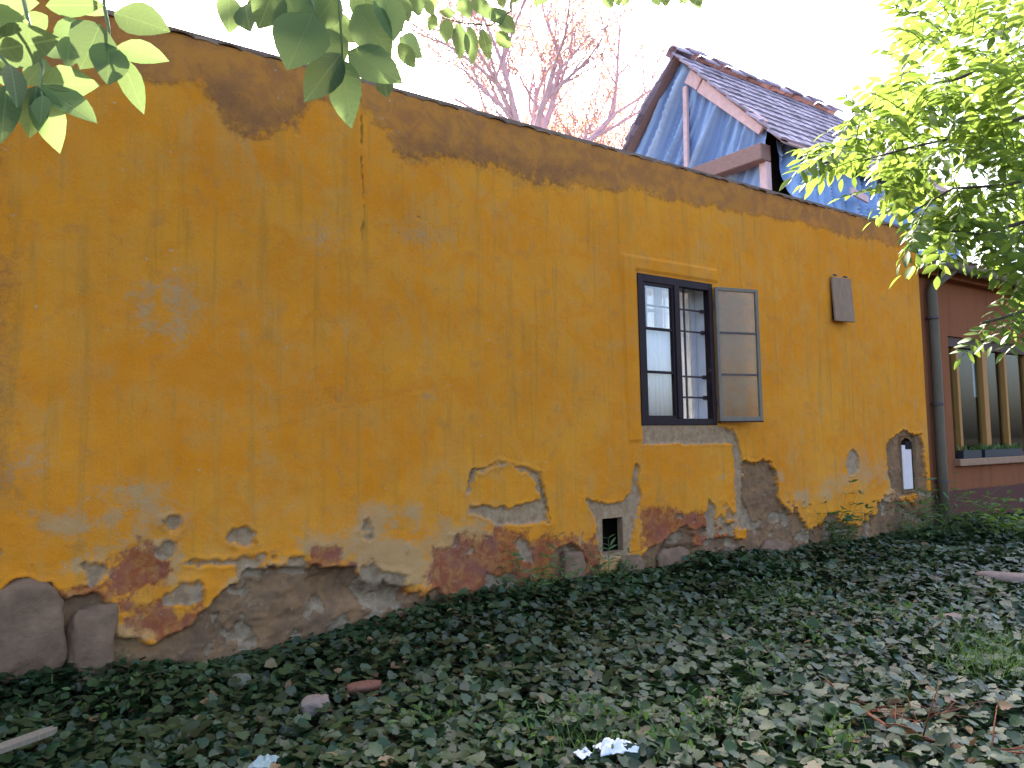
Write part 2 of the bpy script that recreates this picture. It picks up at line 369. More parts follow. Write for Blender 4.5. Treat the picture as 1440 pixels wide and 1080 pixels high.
A['m_red'] = np.maximum.reduce([field([[(150, 790), (210, 780), (242, 800), (200, 822), (168, 850), (150, 832)], [(185, 858), (290, 855), (300, 880), (220, 900), (172, 880)],
    [(440, 775), (482, 768), (470, 800), (440, 802)], ell(392, 815, 16, 8), [(900, 715), (1000, 722), (1020, 760), (990, 795), (900, 772)], [(1080, 730), (1115, 730), (1115, 765), (1085, 765)]], .09, 1.),
    field([[(600, 770), (700, 745), (840, 748), (852, 800), (800, 845), (600, 870), (585, 840)], [(1000, 765), (1060, 770), (1060, 800), (990, 815)]], .12, 1.5)*.85])
stones_px = [[(-20, 818), (35, 808), (70, 828), (88, 856), (92, 950), (-20, 955)], [(94, 862), (118, 843), (148, 846), (163, 872), (165, 945), (94, 950)],
             [(925, 776), (950, 764), (972, 778), (975, 830), (930, 835)], [(1012, 778), (1045, 765), (1052, 805), (1010, 812)], [(1066, 770), (1092, 755), (1112, 775), (1112, 800), (1066, 805)], [(788, 775), (812, 770), (822, 790), (815, 815), (790, 815)], [(868, 782), (892, 775), (905, 795), (900, 820), (870, 822)]]
A['m_grey'] = np.maximum.reduce([
    field([[(165, 896), (215, 905), (270, 882), (300, 842), (352, 802), (440, 803), (498, 800), (520, 836), (575, 832), (570, 870), (480, 905), (280, 985), (-40, 985), (-40, 900), (20, 815), (70, 822), (90, 850), (130, 838), (160, 862)],
           [(445, 815), (490, 808), (500, 835), (470, 846), (450, 842)],], .05, .35),
    field([[(1045, 650), (1085, 650), (1095, 700), (1112, 730), (1105, 770), (1050, 775), (1045, 700)], [(1246, 625), (1270, 606), (1296, 610), (1305, 690), (1262, 700), (1252, 680)],
           ell(800, 790, 26, 26), ell(940, 790, 40, 25), ell(1030, 785, 60, 28)], .05, .5),
    field([[(1120, 760), (1160, 715), (1200, 735), (1300, 695), (1335, 715), (1335, 800), (1100, 830)]], .1, 2.2)*.9])
ring = [(655, 692), (664, 662), (710, 650), (758, 668), (772, 735), (740, 738), (700, 736), (660, 722)]
inner = field([[(662, 695), (672, 668), (712, 658), (748, 676), (756, 700), (715, 712), (664, 708)]], .05, .5)
A['m_lime'] = np.maximum.reduce([field([ring], .05, .4)*(1-np.clip(inner*1.6, 0, 1)),
    field([[(818, 698), (850, 706), (872, 706), (884, 690), (894, 655), (900, 700), (894, 738), (882, 782), (850, 792), (840, 762), (834, 730)]], .04, .35),
    field([[(903, 596), (1005, 598), (1032, 604), (1032, 624), (903, 625)], [(1030, 600), (1044, 638), (1048, 700), (1066, 745), (1038, 745), (1034, 680)], [(996, 700), (1008, 715), (1004, 760), (996, 770), (994, 730)], ell(1093, 728, 10, 9), ell(1200, 652, 9, 18)], .035, .28), field([ell(338, 756, 22, 14), ell(244, 738, 12, 14), ell(236, 772, 9, 9), ell(356, 802, 13, 10), ell(290, 792, 40, 5), ell(140, 806, 14, 9)], .05, .6)*.9])
A['m_moss'] = np.maximum(field([ell(20, 930, 60, 30), ell(170, 925, 25, 30), ell(690, 855, 40, 15)], .25, 1.2)*.8, 0)
def crack(lines, w=.028, wt=()):
    f = np.zeros(len(P))
    for li, l in enumerate(lines):
        q = W2(l); d = np.full(len(P), 1e9)
        for a, bq in zip(q[:-1], q[1:]):
            e = bq-a; ww = P-a; t = np.clip((ww@e)/(e@e), 0, 1); d = np.minimum(d, np.hypot(*(ww-t[:, None]*e).T))
        f = np.maximum(f, np.clip(1-np.abs(d+nC*.03+nB*.03)/w, 0, 1)*(wt[li] if li < len(wt) else 1)*np.clip(.75+2*nA, .3, 1))
    return f
A['m_crack'] = crack([[(506, 128), (508, 180), (507, 230), (512, 300), (508, 350)], [(588, 305), (600, 310), (625, 345), (640, 362)], [(655, 535), (580, 550), (510, 568), (420, 595), (370, 610)],
    [(655, 692), (664, 662), (710, 650), (758, 668), (772, 730)], [(1045, 640), (1085, 650), (1095, 700), (1105, 722)], [(410, 170), (372, 200), (340, 190), (322, 165)], [(1246, 690), (1246, 626), (1268, 606)], [(880, 626), (912, 626)], [(850, 706), (820, 698), (812, 690)]], wt=(1.2, .9, .62, .9, 1, .6, .9, .7, .8))
zb = P[:, 1]+(nA*1.1+nB*.5); xr = np.clip((P[:, 0]-.4)/.5, 0, 1)
nE = fbm(P[:, 0]*3.1+4, P[:, 1]*4.3+8, 131, 5); nF = fbm(P[:, 0]*2.6+14, P[:, 1]*3.3+2, 151, 5)
A['m_red'] = np.maximum(A['m_red'], np.clip((.62-zb)/.4, 0, 1)*np.clip((nE-.50)/.10, 0, 1)*.85)
A['m_grey'] = np.maximum(A['m_grey'], np.clip((.42-zb)/.3, 0, 1)*np.clip((nF-.48)/.08, 0, 1)*.95)
A['m_lime'] = np.maximum(A['m_lime'], np.clip((.75-zb)/.4, 0, 1)*np.clip((fbm(P[:, 0]*5+1, P[:, 1]*5+3, 171, 4)-.60)/.05, 0, 1)*.85)
A['m_pale'] = np.maximum(A['m_pale'], np.clip((1.25-zb)/.6, 0, 1)*np.clip((fbm(P[:, 0]*2+31, P[:, 1]*2.6+5, 191, 5)-.52)/.12, 0, 1)*.7)
# relief: peeled places lie deeper, bulges, rippled hand-laid render, raised window surround
step_ = lambda f, a=.44, b_=.56: np.clip((f-a)/(b_-a), 0, 1)
D = (fbm(P[:, 0]*.8, P[:, 1]*.8, 71, 3)-.5)*.05+(fbm(P[:, 0]*3, P[:, 1]*3, 81, 3)-.5)*.014
lip = lambda f: np.exp(-((f-.36)/.12)**2)
D += step_(A['m_grey'])*(.034+.05*np.abs(nB)+.03*np.abs(nC)) + step_(A['m_lime'])*(.020+.03*np.abs(nB)) - lip(A['m_grey'])*.010 - lip(A['m_lime'])*.008 + step_(A['m_red'])*.006 + A['m_crack']*.004
D -= step_(A['m_top'])*.007
hole = field([[(445, 815), (490, 808), (500, 835), (470, 846), (450, 842)], [(575, 832), (500, 828), (500, 838), (560, 845)], [(940, 772), (972, 776), (972, 795), (950, 790)]], .06, .5); D += hole*.10
D -= field([ell(130, 905, 50, 55), ell(390, 870, 110, 40)], .3, .4)*.03
sx0, sx1, sz1 = WIN[0]-.21, WIN[1]+.10, WIN[3]+.17
sur = (P[:, 0] > sx0) & (P[:, 0] < sx1) & (P[:, 1] < sz1) & (P[:, 1] > WIN[2]-.16) & ((P[:, 0] < WIN[0]-.03) | (P[:, 1] > WIN[3]+.03))
low = np.exp(-np.maximum(0, P[:, 1])/.9)
D += low*nB*.03
edge = np.minimum.reduce([np.hypot(np.maximum(0, np.maximum(r[0]-P[:, 0], P[:, 0]-r[1])), np.maximum(0, np.maximum(r[2]-P[:, 1], P[:, 1]-r[3]))) for r in (WIN,)])
D *= np.clip(edge/.25, .0, 1)
D = np.where(sur, D*.4-.016, D)
keep_edge = np.clip((12.03-P[:, 0])/.15, 0, 1); D *= keep_edge
V = np.stack([P[:, 0], D, P[:, 1]], -1)
gi = np.arange(X.size).reshape(X.shape)
Fq = np.stack([gi[:-1, :-1], gi[1:, :-1], gi[1:, 1:], gi[:-1, 1:]], -1).reshape(-1, 4)
cx = ((X[:-1, :-1]+X[1:, 1:])/2).ravel(); cz = ((Zw[:-1, :-1]+Zw[1:, 1:])/2).ravel(); ok = np.ones(len(cx), bool)
for r in (WIN, VENT): ok &= ~((cx > r[0]) & (cx < r[1]) & (cz > r[2]) & (cz < r[3]))
ncx = (NICHE[0]+NICHE[1])/2; nw = (NICHE[1]-NICHE[0])/2
ok &= ~((cx > NICHE[0]) & (cx < NICHE[1]) & (cz > NICHE[2]) & (cz < NICHE[3]-nw*.9+nw*.9*np.sqrt(np.clip(1-((cx-ncx)/nw)**2, 0, 1))))
link('plaster_wall', npmesh('plaster_wall', V, Fq[ok], M['wall'], A, True), house)

def recess(name, r, depth, mat, y0=.0, back=True, matb=None):
    x0, x1, z0, z1 = r; y0 += .004; b = MB()
    b.add([(x0, y0-.02, z0), (x0, depth, z0), (x0, depth, z1), (x0, y0-.02, z1)], [(0, 1, 2, 3)])
    b.add([(x1, y0-.02, z0), (x1, depth, z0), (x1, depth, z1), (x1, y0-.02, z1)], [(0, 1, 2, 3)])
    b.add([(x0, y0-.02, z0), (x1, y0-.02, z0), (x1, depth, z0), (x0, depth, z0)], [(0, 1, 2, 3)])
    b.add([(x0, y0-.02, z1), (x1, y0-.02, z1), (x1, depth, z1), (x0, depth, z1)], [(0, 1, 2, 3)])
    o = b.build(name, mat, house)
    if back:
        k = MB(); k.add([(x0-.01, depth-.002, z0-.01), (x1+.01, depth-.002, z0-.01), (x1+.01, depth-.002, z1+.01), (x0-.01, depth-.002, z1+.01)], [(0, 1, 2, 3)]); k.build('cavity_back', matb or mat, o)
    return o
vr = recess('vent_opening', (VENT[0]-.002, VENT[1]+.002, VENT[2]-.002, VENT[3]+.002), .085, M['coretan'], .02, False)
k = MB()   # cavity box in near-black: the shade inside the vent put into its colour
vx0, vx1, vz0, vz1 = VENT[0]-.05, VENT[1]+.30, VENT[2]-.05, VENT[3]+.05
k.box((vx0, .086, vz0), (VENT[0]-.003, .31, vz1)); k.box((vx1, .086, vz0), (vx1+.02, .31, vz1)); k.box((vx0, .312, vz0), (vx1+.02, .318, vz1)); k.box((VENT[0]-.003, .086, vz0), (vx1, .31, VENT[2]-.003)); k.box((VENT[0]-.003, .086, VENT[3]+.003), (vx1, .31, vz1)); k.build('vent_shade_box', M['dark'], vr)
recess('niche_opening', (NICHE[0]-.03, NICHE[1]+.03, NICHE[2]-.03, NICHE[3]+.03), .22, M['coretan'], .03, True, M['dark'])
wr = recess('window_reveal', (WIN[0]-.002, WIN[1]+.002, WIN[2]-.002, WIN[3]+.002), .31, M['white'], .02, False)
# room behind: side, back, roof
b = MB(); b.box((-3, 4.2, -.3), (5.2, 4.35, H-.01)); b.box((11.4, 4.2, -.3), (12.0, 4.35, H-.01)); b.box((5.2, 4.2, -.3), (11.4, 4.35, .5)); b.box((5.2, 4.2, 4.1), (11.4, 4.35, H-.01)); b.build('rear_wall', M['room'], house)  # wide opening added in this unseen wall so sun floods the room
b = MB(); b.box((11.86, .06, -.3), (12.02, 4.19, H-.01)); b.build('end_wall', M['redwall'], house)
b = MB(); b.box((-3, .06, -.3), (-2.85, 4.19, H-.01)); b.build('end_wall', M['wall'], house)
b = MB(); b.box((-3.0, .32, -.3), (WIN[0]-.004, .333, H-.02)); b.box((WIN[1]+.004, .32, -.3), (11.85, .333, H-.02)); b.box((WIN[0]-.004, .32, -.3), (WIN[1]+.004, .333, WIN[2]-.01)); b.box((WIN[0]-.004, .32, WIN[3]+.01), (WIN[1]+.004, .333, H-.02)); b.build('inner_lining', M['room'], house)
b = MB(); b.box((-3.02, .02, H+.002), (12.08, 4.5, H+.05)); b.build('roof_deck', M['edgetile'], house)
b = MB(); b.add([(-3, .05, -.05), (12, .05, -.05), (12, 4.2, -.05), (-3, 4.2, -.05)], [(0, 1, 2, 3)]); b.build('room_floor', M['room'], house)
# eaves tiles: curved clay tiles poking over the wall head
def tilemesh(name, w, L, t, arc, m, n=6):
    b = MB(); V = []
    for y in (0, L):
        for i in range(n+1):
            a = -1+2*i/n; V.append((a*w/2, y, arc*(1-a*a)))
        for i in range(n+1):
            a = -1+2*i/n; V.append((a*w/2, y, arc*(1-a*a)-t))
    k = n+1; Fc = []
    for i in range(n):
        Fc += [(i, i+1, 2*k+i+1, 2*k+i), (k+i, 3*k+i, 3*k+i+1, k+i+1), (i, k+i, k+i+1, i+1), (2*k+i, 2*k+i+1, 3*k+i+1, 3*k+i)]
    Fc += [(0, 2*k, 3*k, k), (n, k+n, 3*k+n, 2*k+n)]
    b.add(V, Fc); return b.mesh(name, m, False)
et = [tilemesh('roof_tile', .17, .38, .016, .016, M['edgetile']), tilemesh('roof_tile', .168, .38, .02, .012, M['edgetile'])]
x = .1; i = 0
while x < 12.0:
    o = link('roof_tile', et[i % 2], house); o.location = (x, -.012+random.uniform(-.012, .012), H+.004+random.uniform(0, .008)); o.rotation_euler = (random.uniform(-.03, .01), random.uniform(-.03, .03), random.uniform(-.03, .03))
    x += .178+random.uniform(-.004, .006); i += 1
    if random.random() < .04: x += .03
# foundation stones: lumps standing out of the foot of the wall
def lump(name, c, r, seed, m, parent=None, sub=3, rough=.25, flat=None):
    bm = bmesh.new(); bmesh.ops.create_icosphere(bm, subdivisions=sub, radius=1)
    R = random.Random(seed); off = Vector((R.random()*9, R.random()*9, R.random()*9))
    from mathutils import noise as mn
    for v in bm.verts:
        d = v.co.normalized(); k = 1+rough*(mn.noise(d*1.3+off)*1.2+mn.noise(d*3+off)*.45+mn.noise(d*7+off)*.2)
        q = Vector((abs(d.x)**.7*math.copysign(1, d.x), abs(d.y)**.7*math.copysign(1, d.y), abs(d.z)**.7*math.copysign(1, d.z)))
        v.co = Vector((q.x*r[0], q.y*r[1], q.z*r[2]))*k
    me = bpy.data.meshes.new(name); bm.to_mesh(me); bm.free(); me.materials.append(m); me.shade_smooth()
    o = link(name, me, parent); o.location = c; return o
for i, pl in enumerate(stones_px):
    q = W2(pl); lo = q.min(0); hi = q.max(0)
    lump('foundation_stone', ((lo[0]+hi[0])/2, .035, (lo[1]+hi[1])/2-.03), ((hi[0]-lo[0])/2*1.0, .13 if i < 2 else .10, (hi[1]-lo[1])/2*1.0), i+3, M['stone'], house, 4, .22)

# window: frame at the wall face, bars in the reveal, inner casement
x0, x1, z0, z1 = WIN; fy0, fy1 = -.012, .075; fwid = .085; xm = (x0+x1)/2+.0
b = MB()
b.box((x0+.002, fy0, z0+.002), (x0+fwid, fy1, z1-.002)); b.box((x1-fwid+.015, fy0, z0+.002), (x1-.002, fy1, z1-.002))
b.box((x0+fwid, fy0+.003, z1-fwid), (x1-fwid+.015, fy1-.003, z1-.002)); b.box((x0+fwid, fy0+.003, z0+.002), (x1-fwid+.015, fy1-.003, z0+fwid-.01))
b.box((xm-.045, fy0-.006, z0+fwid-.01), (xm+.035, fy1-.003, z1-fwid))
win = b.build('window', M['frame'], house, bevel=.004)
gx0, gx1, gz0, gz1 = x0+fwid, xm-.045, z0+fwid-.01, z1-fwid
b = MB(); sw = .03
b.box((gx0+.001, .0, gz0+.001), (gx0+sw, .045, gz1-.001)); b.box((gx1-sw, .0, gz0+.001), (gx1-.001, .045, gz1-.001)); b.box((gx0+sw, .002, gz1-sw), (gx1-sw, .043, gz1-.001)); b.box((gx0+sw, .002, gz0+.001), (gx1-sw, .043, gz0+sw))
b.build('closed_sash', M['frame'], win)
zz = [gz0+sw, gz0+sw+(gz1-gz0-2*sw)/3, gz0+sw+2*(gz1-gz0-2*sw)/3, gz1-sw]
for z in zz[1:3]:
    b = MB(); b.box((gx0+sw, .004, z-.013), (gx1-sw, .04, z+.013)); b.build('muntin', M['frame'], win)
for i in range(3):
    b = MB(); b.box((gx0+sw, .020, zz[i]+(.013 if i else 0)), (gx1-sw, .024, zz[i+1]-(.013 if i < 2 else 0))); b.build('pane', M['glass'], win)
bars_y = .14
for zpx in (437, 467, 530, 559):
    z = hit(975, zpx, 1, bars_y)[2]
    b = MB(); b.tube([(x0+.0, bars_y, z), (x1+.0, bars_y, z)], .011, 8)
    for kx in (x1-.025, ): b.tube([(kx-.02, bars_y, z), (kx+.02, bars_y, z)], .024, 8)
    b.build('security_bar', M['iron'], win)
for kx in (x0+.25, x0+.86):
    b = MB(); b.tube([(kx, bars_y-.012, z0), (kx, bars_y-.012, z1)], .012, 8); b.build('security_bar', M['iron'], win)
# inner casement, whitewashed
iy = .255; b = MB()
for a, c in ((x0+.003, x0+.07), (x1-.07, x1-.003), (xm-.05, xm+.05)): b.box((a, iy, z0+.003), (c, iy+.04, z1-.003))
for a, c in ((z0+.003, z0+.07), (z1-.07, z1-.003)): b.box((x0+.07, iy+.002, a), (x1-.07, iy+.038, c))
for f in (.60, .80): b.box((x0+.07, iy+.006, z0+(z1-z0)*f-.012), (xm-.05, iy+.034, z0+(z1-z0)*f+.012))
for xx in (x0+.22, x0+.40): b.box((xx-.012, iy+.008, z0+(z1-z0)*.6), (xx+.012, iy+.032, z1-.07))
b.build('inner_casement', simple('grey_white_paint', (.66, .64, .68), .7, .1, 9), win)
b = MB(); b.box((x0+.07, iy+.018, z0+.07), (x1-.07, iy+.022, z1-.07)); b.build('pane', M['glass'], win)
# curtain in the room
cv = []; n = 90
for i in range(n+1):
    u_ = i/n; xx = x0-.05+(x1-x0+.1)*u_; yy = iy+.085+.022*math.sin(u_*55)+.012*math.sin(u_*131+1)
    cv += [(xx, yy, z0+.02), (xx, yy*1.0+.003, z0+(z1-z0)*.97)]
b = MB(); b.add(cv, [(2*i, 2*i+2, 2*i+3, 2*i+1) for i in range(n)])
cur = b.build('curtain', M['curtain'], None, True); tag(cur, 'white sheer curtain hanging inside the dark framed window', 'curtain')
md = cur.modifiers.new('thick', 'SOLIDIFY'); md.thickness = .002
cv = []; n = 50
for i in range(n+1):
    u_ = i/n; xx = gx0+.005+(gx1-gx0-.01)*u_; yy = .062+.010*math.sin(u_*38)+.005*math.sin(u_*91+1); cv += [(xx, yy, gz0+.005), (xx, yy, zz[2]+.02)]
b = MB(); b.add(cv, [(2*i, 2*i+2, 2*i+3, 2*i+1) for i in range(n)]); nc_ = b.build('net_curtain', M['curtain'], None, True); tag(nc_, 'short white net curtain behind the closed window sash', 'curtain')
md = nc_.modifiers.new('thick', 'SOLIDIFY'); md.thickness = .002
# open sash folded back against the wall
hx = x1+.005; sw_ = .60; ang = math.radians(14)
sash = bpy.data.objects.new('open_sash', None)
dx = Vector((math.cos(ang), -math.sin(ang), 0)); ny = Vector((math.sin(ang), math.cos(ang), 0))
R = Matrix((dx, ny, Vector((0, 0, 1)))).transposed(); pc = Vector((hx, -.03, 0))
sz0, sz1 = z0+.045, z1-.04; st_ = .04
b = MB()
for a, c in ((0, st_), (sw_-st_, sw_)): b.box((a, -.018, sz0), (c, .018, sz1), R, pc)
for a, c in ((sz0, sz0+.05), (sz1-.04, sz1)): b.box((st_, -.016, a), (sw_-st_, .016, c), R, pc)
sash = b.build('open_sash', M['greywood'], house, bevel=.003); sash['label'] = 'weathered grey window sash swung open against the wall'
zi = [sz0+.05, sz0+.05+(sz1-sz0-.09)/3, sz0+.05+2*(sz1-sz0-.09)/3, sz1-.04]
for z in zi[1:3]:
    b = MB(); b.box((st_, -.012, z-.011), (sw_-st_, .012, z+.011), R, pc); b.build('muntin', M['iron'], sash)
for i in range(3):
    b = MB(); b.box((st_, -.002, zi[i]+(.011 if i else 0)), (sw_-st_, .002, zi[i+1]-(.011 if i < 2 else 0)), R, pc); b.build('pane', M['dustyglass'], sash)
b = MB(); b.box((0, -.024, sz0-.014), (sw_, .022, sz0-.001), R, pc); b.build('sash_shadow_strip', M['frame'], sash)  # dark strip standing in for the shadow line under the sash
for z in (sz0+.2, sz1-.2):
    b = MB(); b.tube([(hx-.002, -.03, z-.04), (hx-.002, -.03, z+.04)], .012, 8); b.build('hinge', M['iron'], sash)
# small flap on the wall
q0 = hit(1163, 387); q1 = hit(1193, 457)
hr = Matrix.Rotation(math.radians(-7), 3, 'Z') @ Matrix.Rotation(math.radians(-3), 3, 'X')
b = MB(); b.box((-.19, -.018, -.30), (.19, .012, .29), hr, (9.87, -.07, 3.24)); hv = b.build('vent_flap', M['hatch'], house, bevel=.006)
hv['label'] = 'small faded board flap hanging slightly proud of the wall'
b = MB(); b.box((9.72, -.055, 2.98), (10.02, .01, 3.50)); b.build('flap_shadow_block', M['dark'], hv)  # near-black block standing in for the shadow gap behind the flap
for kx in (9.74, 9.98):
    b = MB(); b.tube([(kx-.03, -.06, 3.555), (kx+.03, -.06, 3.555)], .014, 8); b.build('hinge', M['iron'], hv)
# white cover in the niche
b = MB(); b.box((11.35, .035, NICHE[2]+.01), (11.61, .12, NICHE[3]-.10)); nc = b.build('niche_panel', simple('pinkish_white', (.66, .56, .53), .9, .15, 14, .2, .3), house, bevel=.008); nc['label'] = 'white panel set in the ragged niche'
b = MB(); b.box((11.44, .03, NICHE[3]-.16), (11.62, .05, NICHE[3]-.05)); b.build('niche_lintel', M['dark'], nc)

# ------------------------------------------------------------------ red-brown house next door
red = thing('red_house', 'low reddish brown house with ochre timber window beside the downpipe', 'house', (12.0, 0, 0))
def rb(mb, name, m, parent=None, **k):
    mb.v = [(v[0]-12., v[1], v[2]) for v in mb.v]; return mb.build(name, m, parent or red, **k)
ry = .10; ox0, ox1, oz0, oz1 = 13.02, 16.2, 1.06, 2.98; RT = 4.02
b = MB(); b.box((12.05, ry, -.3), (ox0, ry+.3, RT)); b.box((ox1, ry, -.3), (19, ry+.3, RT)); b.box((ox0, ry+.001, -.3), (ox1, ry+.3, oz0)); b.box((ox0, ry+.001, oz1), (ox1, ry+.3, RT)); rb(b, 'plaster_wall', M['redwall'])
b = MB(); b.box((12.05, 1.9, -.3), (19, 2.0, RT)); b.box((18.9, ry+.3, -.3), (19, 1.9, RT)); b.box((12.05, ry+.3, -.3), (12.12, 1.9, RT)); rb(b, 'rear_wall', M['redwall'])
b = MB(); b.box((ox0-.02, ry-.09, oz0-.11), (ox1+.05, ry+.12, oz0)); rb(b, 'sill', simple('stone_sill', (.30, .17, .10), .9, .3, 9), bevel=.008)
b = MB(); b.box((ox0+.002, ry+.03, oz1-.16), (ox1, ry+.16, oz1-.002)); b.box((ox0+.002, ry+.03, oz0), (ox0+.07, ry+.16, oz1-.16)); b.box((ox0+.07, ry+.031, oz0+.001), (ox1, ry+.16, oz0+.06)); w2 = rb(b, 'window', simple('dark_timber', (.07, .032, .024), .7, .4, 9, .3, .3), bevel=.004)
px_ = [float(hit(x_, 560, 1, .15)[0]) for x_ in (1347, 1385, 1414, 1446)]
for k, xx in enumerate(px_):
    b = MB(); b.box((xx-.04-(k == 1)*.04, ry+.02, oz0+.06), (xx+.04+(k == 1)*.04, ry+.13, oz1-.16)); rb(b, 'post', M['postwood'], w2, bevel=.006)
edges = [ox0+.07]+px_+[ox1]
for a, c in zip(edges[:-1], edges[1:]):
    b = MB(); b.box((a+.05, ry+.09, oz0+.06), (c-.05, ry+.095, oz1-.16)); rb(b, 'pane', M['dimglass'], w2)
b = MB(); b.box((12.13, 1.7, 0), (18.9, 1.72, 3.9)); rb(b, 'room_wall', simple('dim_wall', (.05, .045, .035), .9, .4, 2))
b = MB(); b.box((12.03, -.22, RT), (19.2, 2.2, RT+.06)); rb(b, 'roof_deck', M['edgetile'])
b = MB(); b.box((12.06, -.06, RT-.18), (19.1, ry-.002, RT-.002)); rb(b, 'cornice', M['redwall'], bevel=.01)
b = MB(); b.tube([(12.06, -.2, RT-.06), (19.1, -.2, RT-.08)], .065, 10); rb(b, 'gutter', M['pipe'], smooth=True)
for k in range(26):
    o = link('roof_tile', et[k % 2], red); o.location = (.12+k*.2, -.26, RT+.065); o.rotation_euler = (random.uniform(-.02, .02)+.12, 0, random.uniform(-.03, .03))
b = MB(); b.tube([(12.70, -.18, 4.0), (12.70, -.17, 3.93), (12.44, -.01, 3.70), (12.40, .0, 3.60), (12.40, .0, 2.4), (12.385, .0, 1.2), (12.38, .0, -.1)], [.075]*7, 12); dp = rb(b, 'downpipe', M['pipe'], smooth=True)
for z in (3.2, 1.9, .75):
    b = MB(); b.tube([(12.39, .0, z-.02), (12.39, .0, z+.02)], .088, 12); b.box((12.38, .05, z-.015), (12.40, .11, z+.015)); rb(b, 'bracket', M['iron'], dp)
boxes = [(13.42, .30), (14.18, .34), (14.86, .34)]
for k, (xx, w_) in enumerate(boxes):
    t = thing('window_box', ['dark window box on the reddish house sill next to the downpipe', 'dark window box on the reddish house sill right of the thick ochre post', 'dark window box on the reddish house sill farthest from the downpipe'][k], 'planter', (xx, ry-.035, oz0), 'planters on the sill')
    b = MB()
    for (a, c) in (((-w_, -.045, 0), (w_, .045, .012)), ((-w_, -.05, .0125), (w_, -.04, .13)), ((-w_, .04, .0125), (w_, .05, .13)), ((-w_, -.0395, .0125), (-w_+.01, .0395, .13)), ((w_-.01, -.0395, .0125), (w_, .0395, .13))): b.box(a, c)
    b.build('trough', M['planter'], t)
    b = MB()
    for j in range(40):
        p = Vector((random.uniform(-w_, w_)*.9, random.uniform(-.03, .03), .10)); d = Vector((random.uniform(-1, 1), random.uniform(-1, .6), 1.4)).normalized()*random.uniform(.06, .16)
        s_ = d.cross(Vector((random.random()-.5, random.random()-.5, .2))).normalized()*.018
        b.add([p, p+d*.5+s_, p+d, p+d*.5-s_], [(0, 1, 2, 3)], random.random())
    b.build('plants', M['weed'], t, attr=True)
b = MB(); b.box((14.13, ry+.155, 2.05), (14.42, ry+.16, 2.62)); nt_ = b.build('paper_notice', M['paper']); tag(nt_, 'white paper notice behind the glass of the reddish house window', 'notice')
b = MB(); b.box((14.27, ry+.150, 2.40), (14.36, ry+.1545, 2.5)); b.build('red_mark', M['brick'], nt_)

# ------------------------------------------------------------------ tarpaulin-clad attic behind
GX = 11.93; VX = 11.68; E = Vector((VX, 2.0, 6.50)); Rg = Vector((VX, 4.30, 8.93)); L2 = Vector((VX, 5.75, 7.45))
attic = thing('attic_building', 'old tiled attic with gable end wrapped in blue tarpaulin behind the wall', 'building', (GX, 2.4, 0))
def ab(mb, name, m, parent=None, **k):
    mb.v = [(v[0]-GX, v[1]-2.4, v[2]) for v in mb.v]; return mb.build(name, m, parent or attic, **k)
RL = 6.6
slope = (Rg-E); sl_len = slope.length; sn = slope.normalized()
slope2 = (Rg-L2); sl2 = slope2.length; sn2 = slope2.normalized()
b = MB()
def zroof(y): return (E.z+(y-E.y)*(Rg.z-E.z)/(Rg.y-E.y)) if y < Rg.y else (Rg.z+(y-Rg.y)*(L2.z-Rg.z)/(L2.y-Rg.y))
# solid core below the roof
ys = [2.5, 3.2, Rg.y, 5.0, 5.6]
core = [(GX+.12, 2.5, 0), (GX+.12, 5.6, 0)]+[(GX+.12, y, zroof(y)-.16) for y in ys[::-1]]
cc = [(p[0]+RL-.5, p[1], p[2]) for p in core]; n = len(core)
b.add(core+cc, [tuple(range(n)), tuple(range(n, 2*n))[::-1]]+[(i, (i+1) % n, n+(i+1) % n, n+i) for i in range(n)]); ab(b, 'wall_core', M['dark'])
# roof boards under the tiles
b = MB(); k_ = Vector((.05, 0, -.07)); e2 = Vector((RL-.05, 0, 0))
for p, q in ((E, Rg), (Rg, L2)):
    v = [p+k_, q+k_, q+k_+e2, p+k_+e2]; v2 = [x_+Vector((0, 0, -.03)) for x_ in v]
    b.add(v+v2, [(0, 1, 2, 3), (4, 7, 6, 5), (0, 4, 5, 1), (2, 6, 7, 3), (1, 5, 6, 2), (0, 3, 7, 4)])
ab(b, 'roof_boards', M['beam'])
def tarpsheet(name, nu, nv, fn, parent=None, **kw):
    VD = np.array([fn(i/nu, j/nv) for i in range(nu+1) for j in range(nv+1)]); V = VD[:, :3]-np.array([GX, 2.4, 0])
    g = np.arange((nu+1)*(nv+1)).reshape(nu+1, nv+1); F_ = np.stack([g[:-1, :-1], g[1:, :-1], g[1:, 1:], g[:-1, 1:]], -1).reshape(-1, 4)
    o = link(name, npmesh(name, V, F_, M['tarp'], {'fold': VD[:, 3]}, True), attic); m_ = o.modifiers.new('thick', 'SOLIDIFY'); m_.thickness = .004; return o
def sharp(a, k, s):
    x_ = a*k; f = x_+.8*math.sin(x_*.29+s)+.4*math.sin(x_*.83+s*2); return (1-abs(math.sin(f)))**3*(.45+.55*math.sin(x_*.41+s)**2)
def fold(a, k, s): 
    x_ = a*k; f = x_+.6*math.sin(x_*.37+s)+.35*math.sin(x_*1.7+s*2)
    return (1-abs(math.sin(f)))**1.2
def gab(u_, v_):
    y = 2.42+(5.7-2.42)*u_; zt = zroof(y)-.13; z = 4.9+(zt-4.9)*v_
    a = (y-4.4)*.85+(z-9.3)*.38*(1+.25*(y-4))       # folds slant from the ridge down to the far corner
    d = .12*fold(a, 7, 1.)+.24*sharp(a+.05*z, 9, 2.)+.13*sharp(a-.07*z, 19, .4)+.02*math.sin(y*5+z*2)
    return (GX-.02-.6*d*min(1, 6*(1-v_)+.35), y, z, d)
tarpsheet('tarp_sheet', 220, 60, gab)
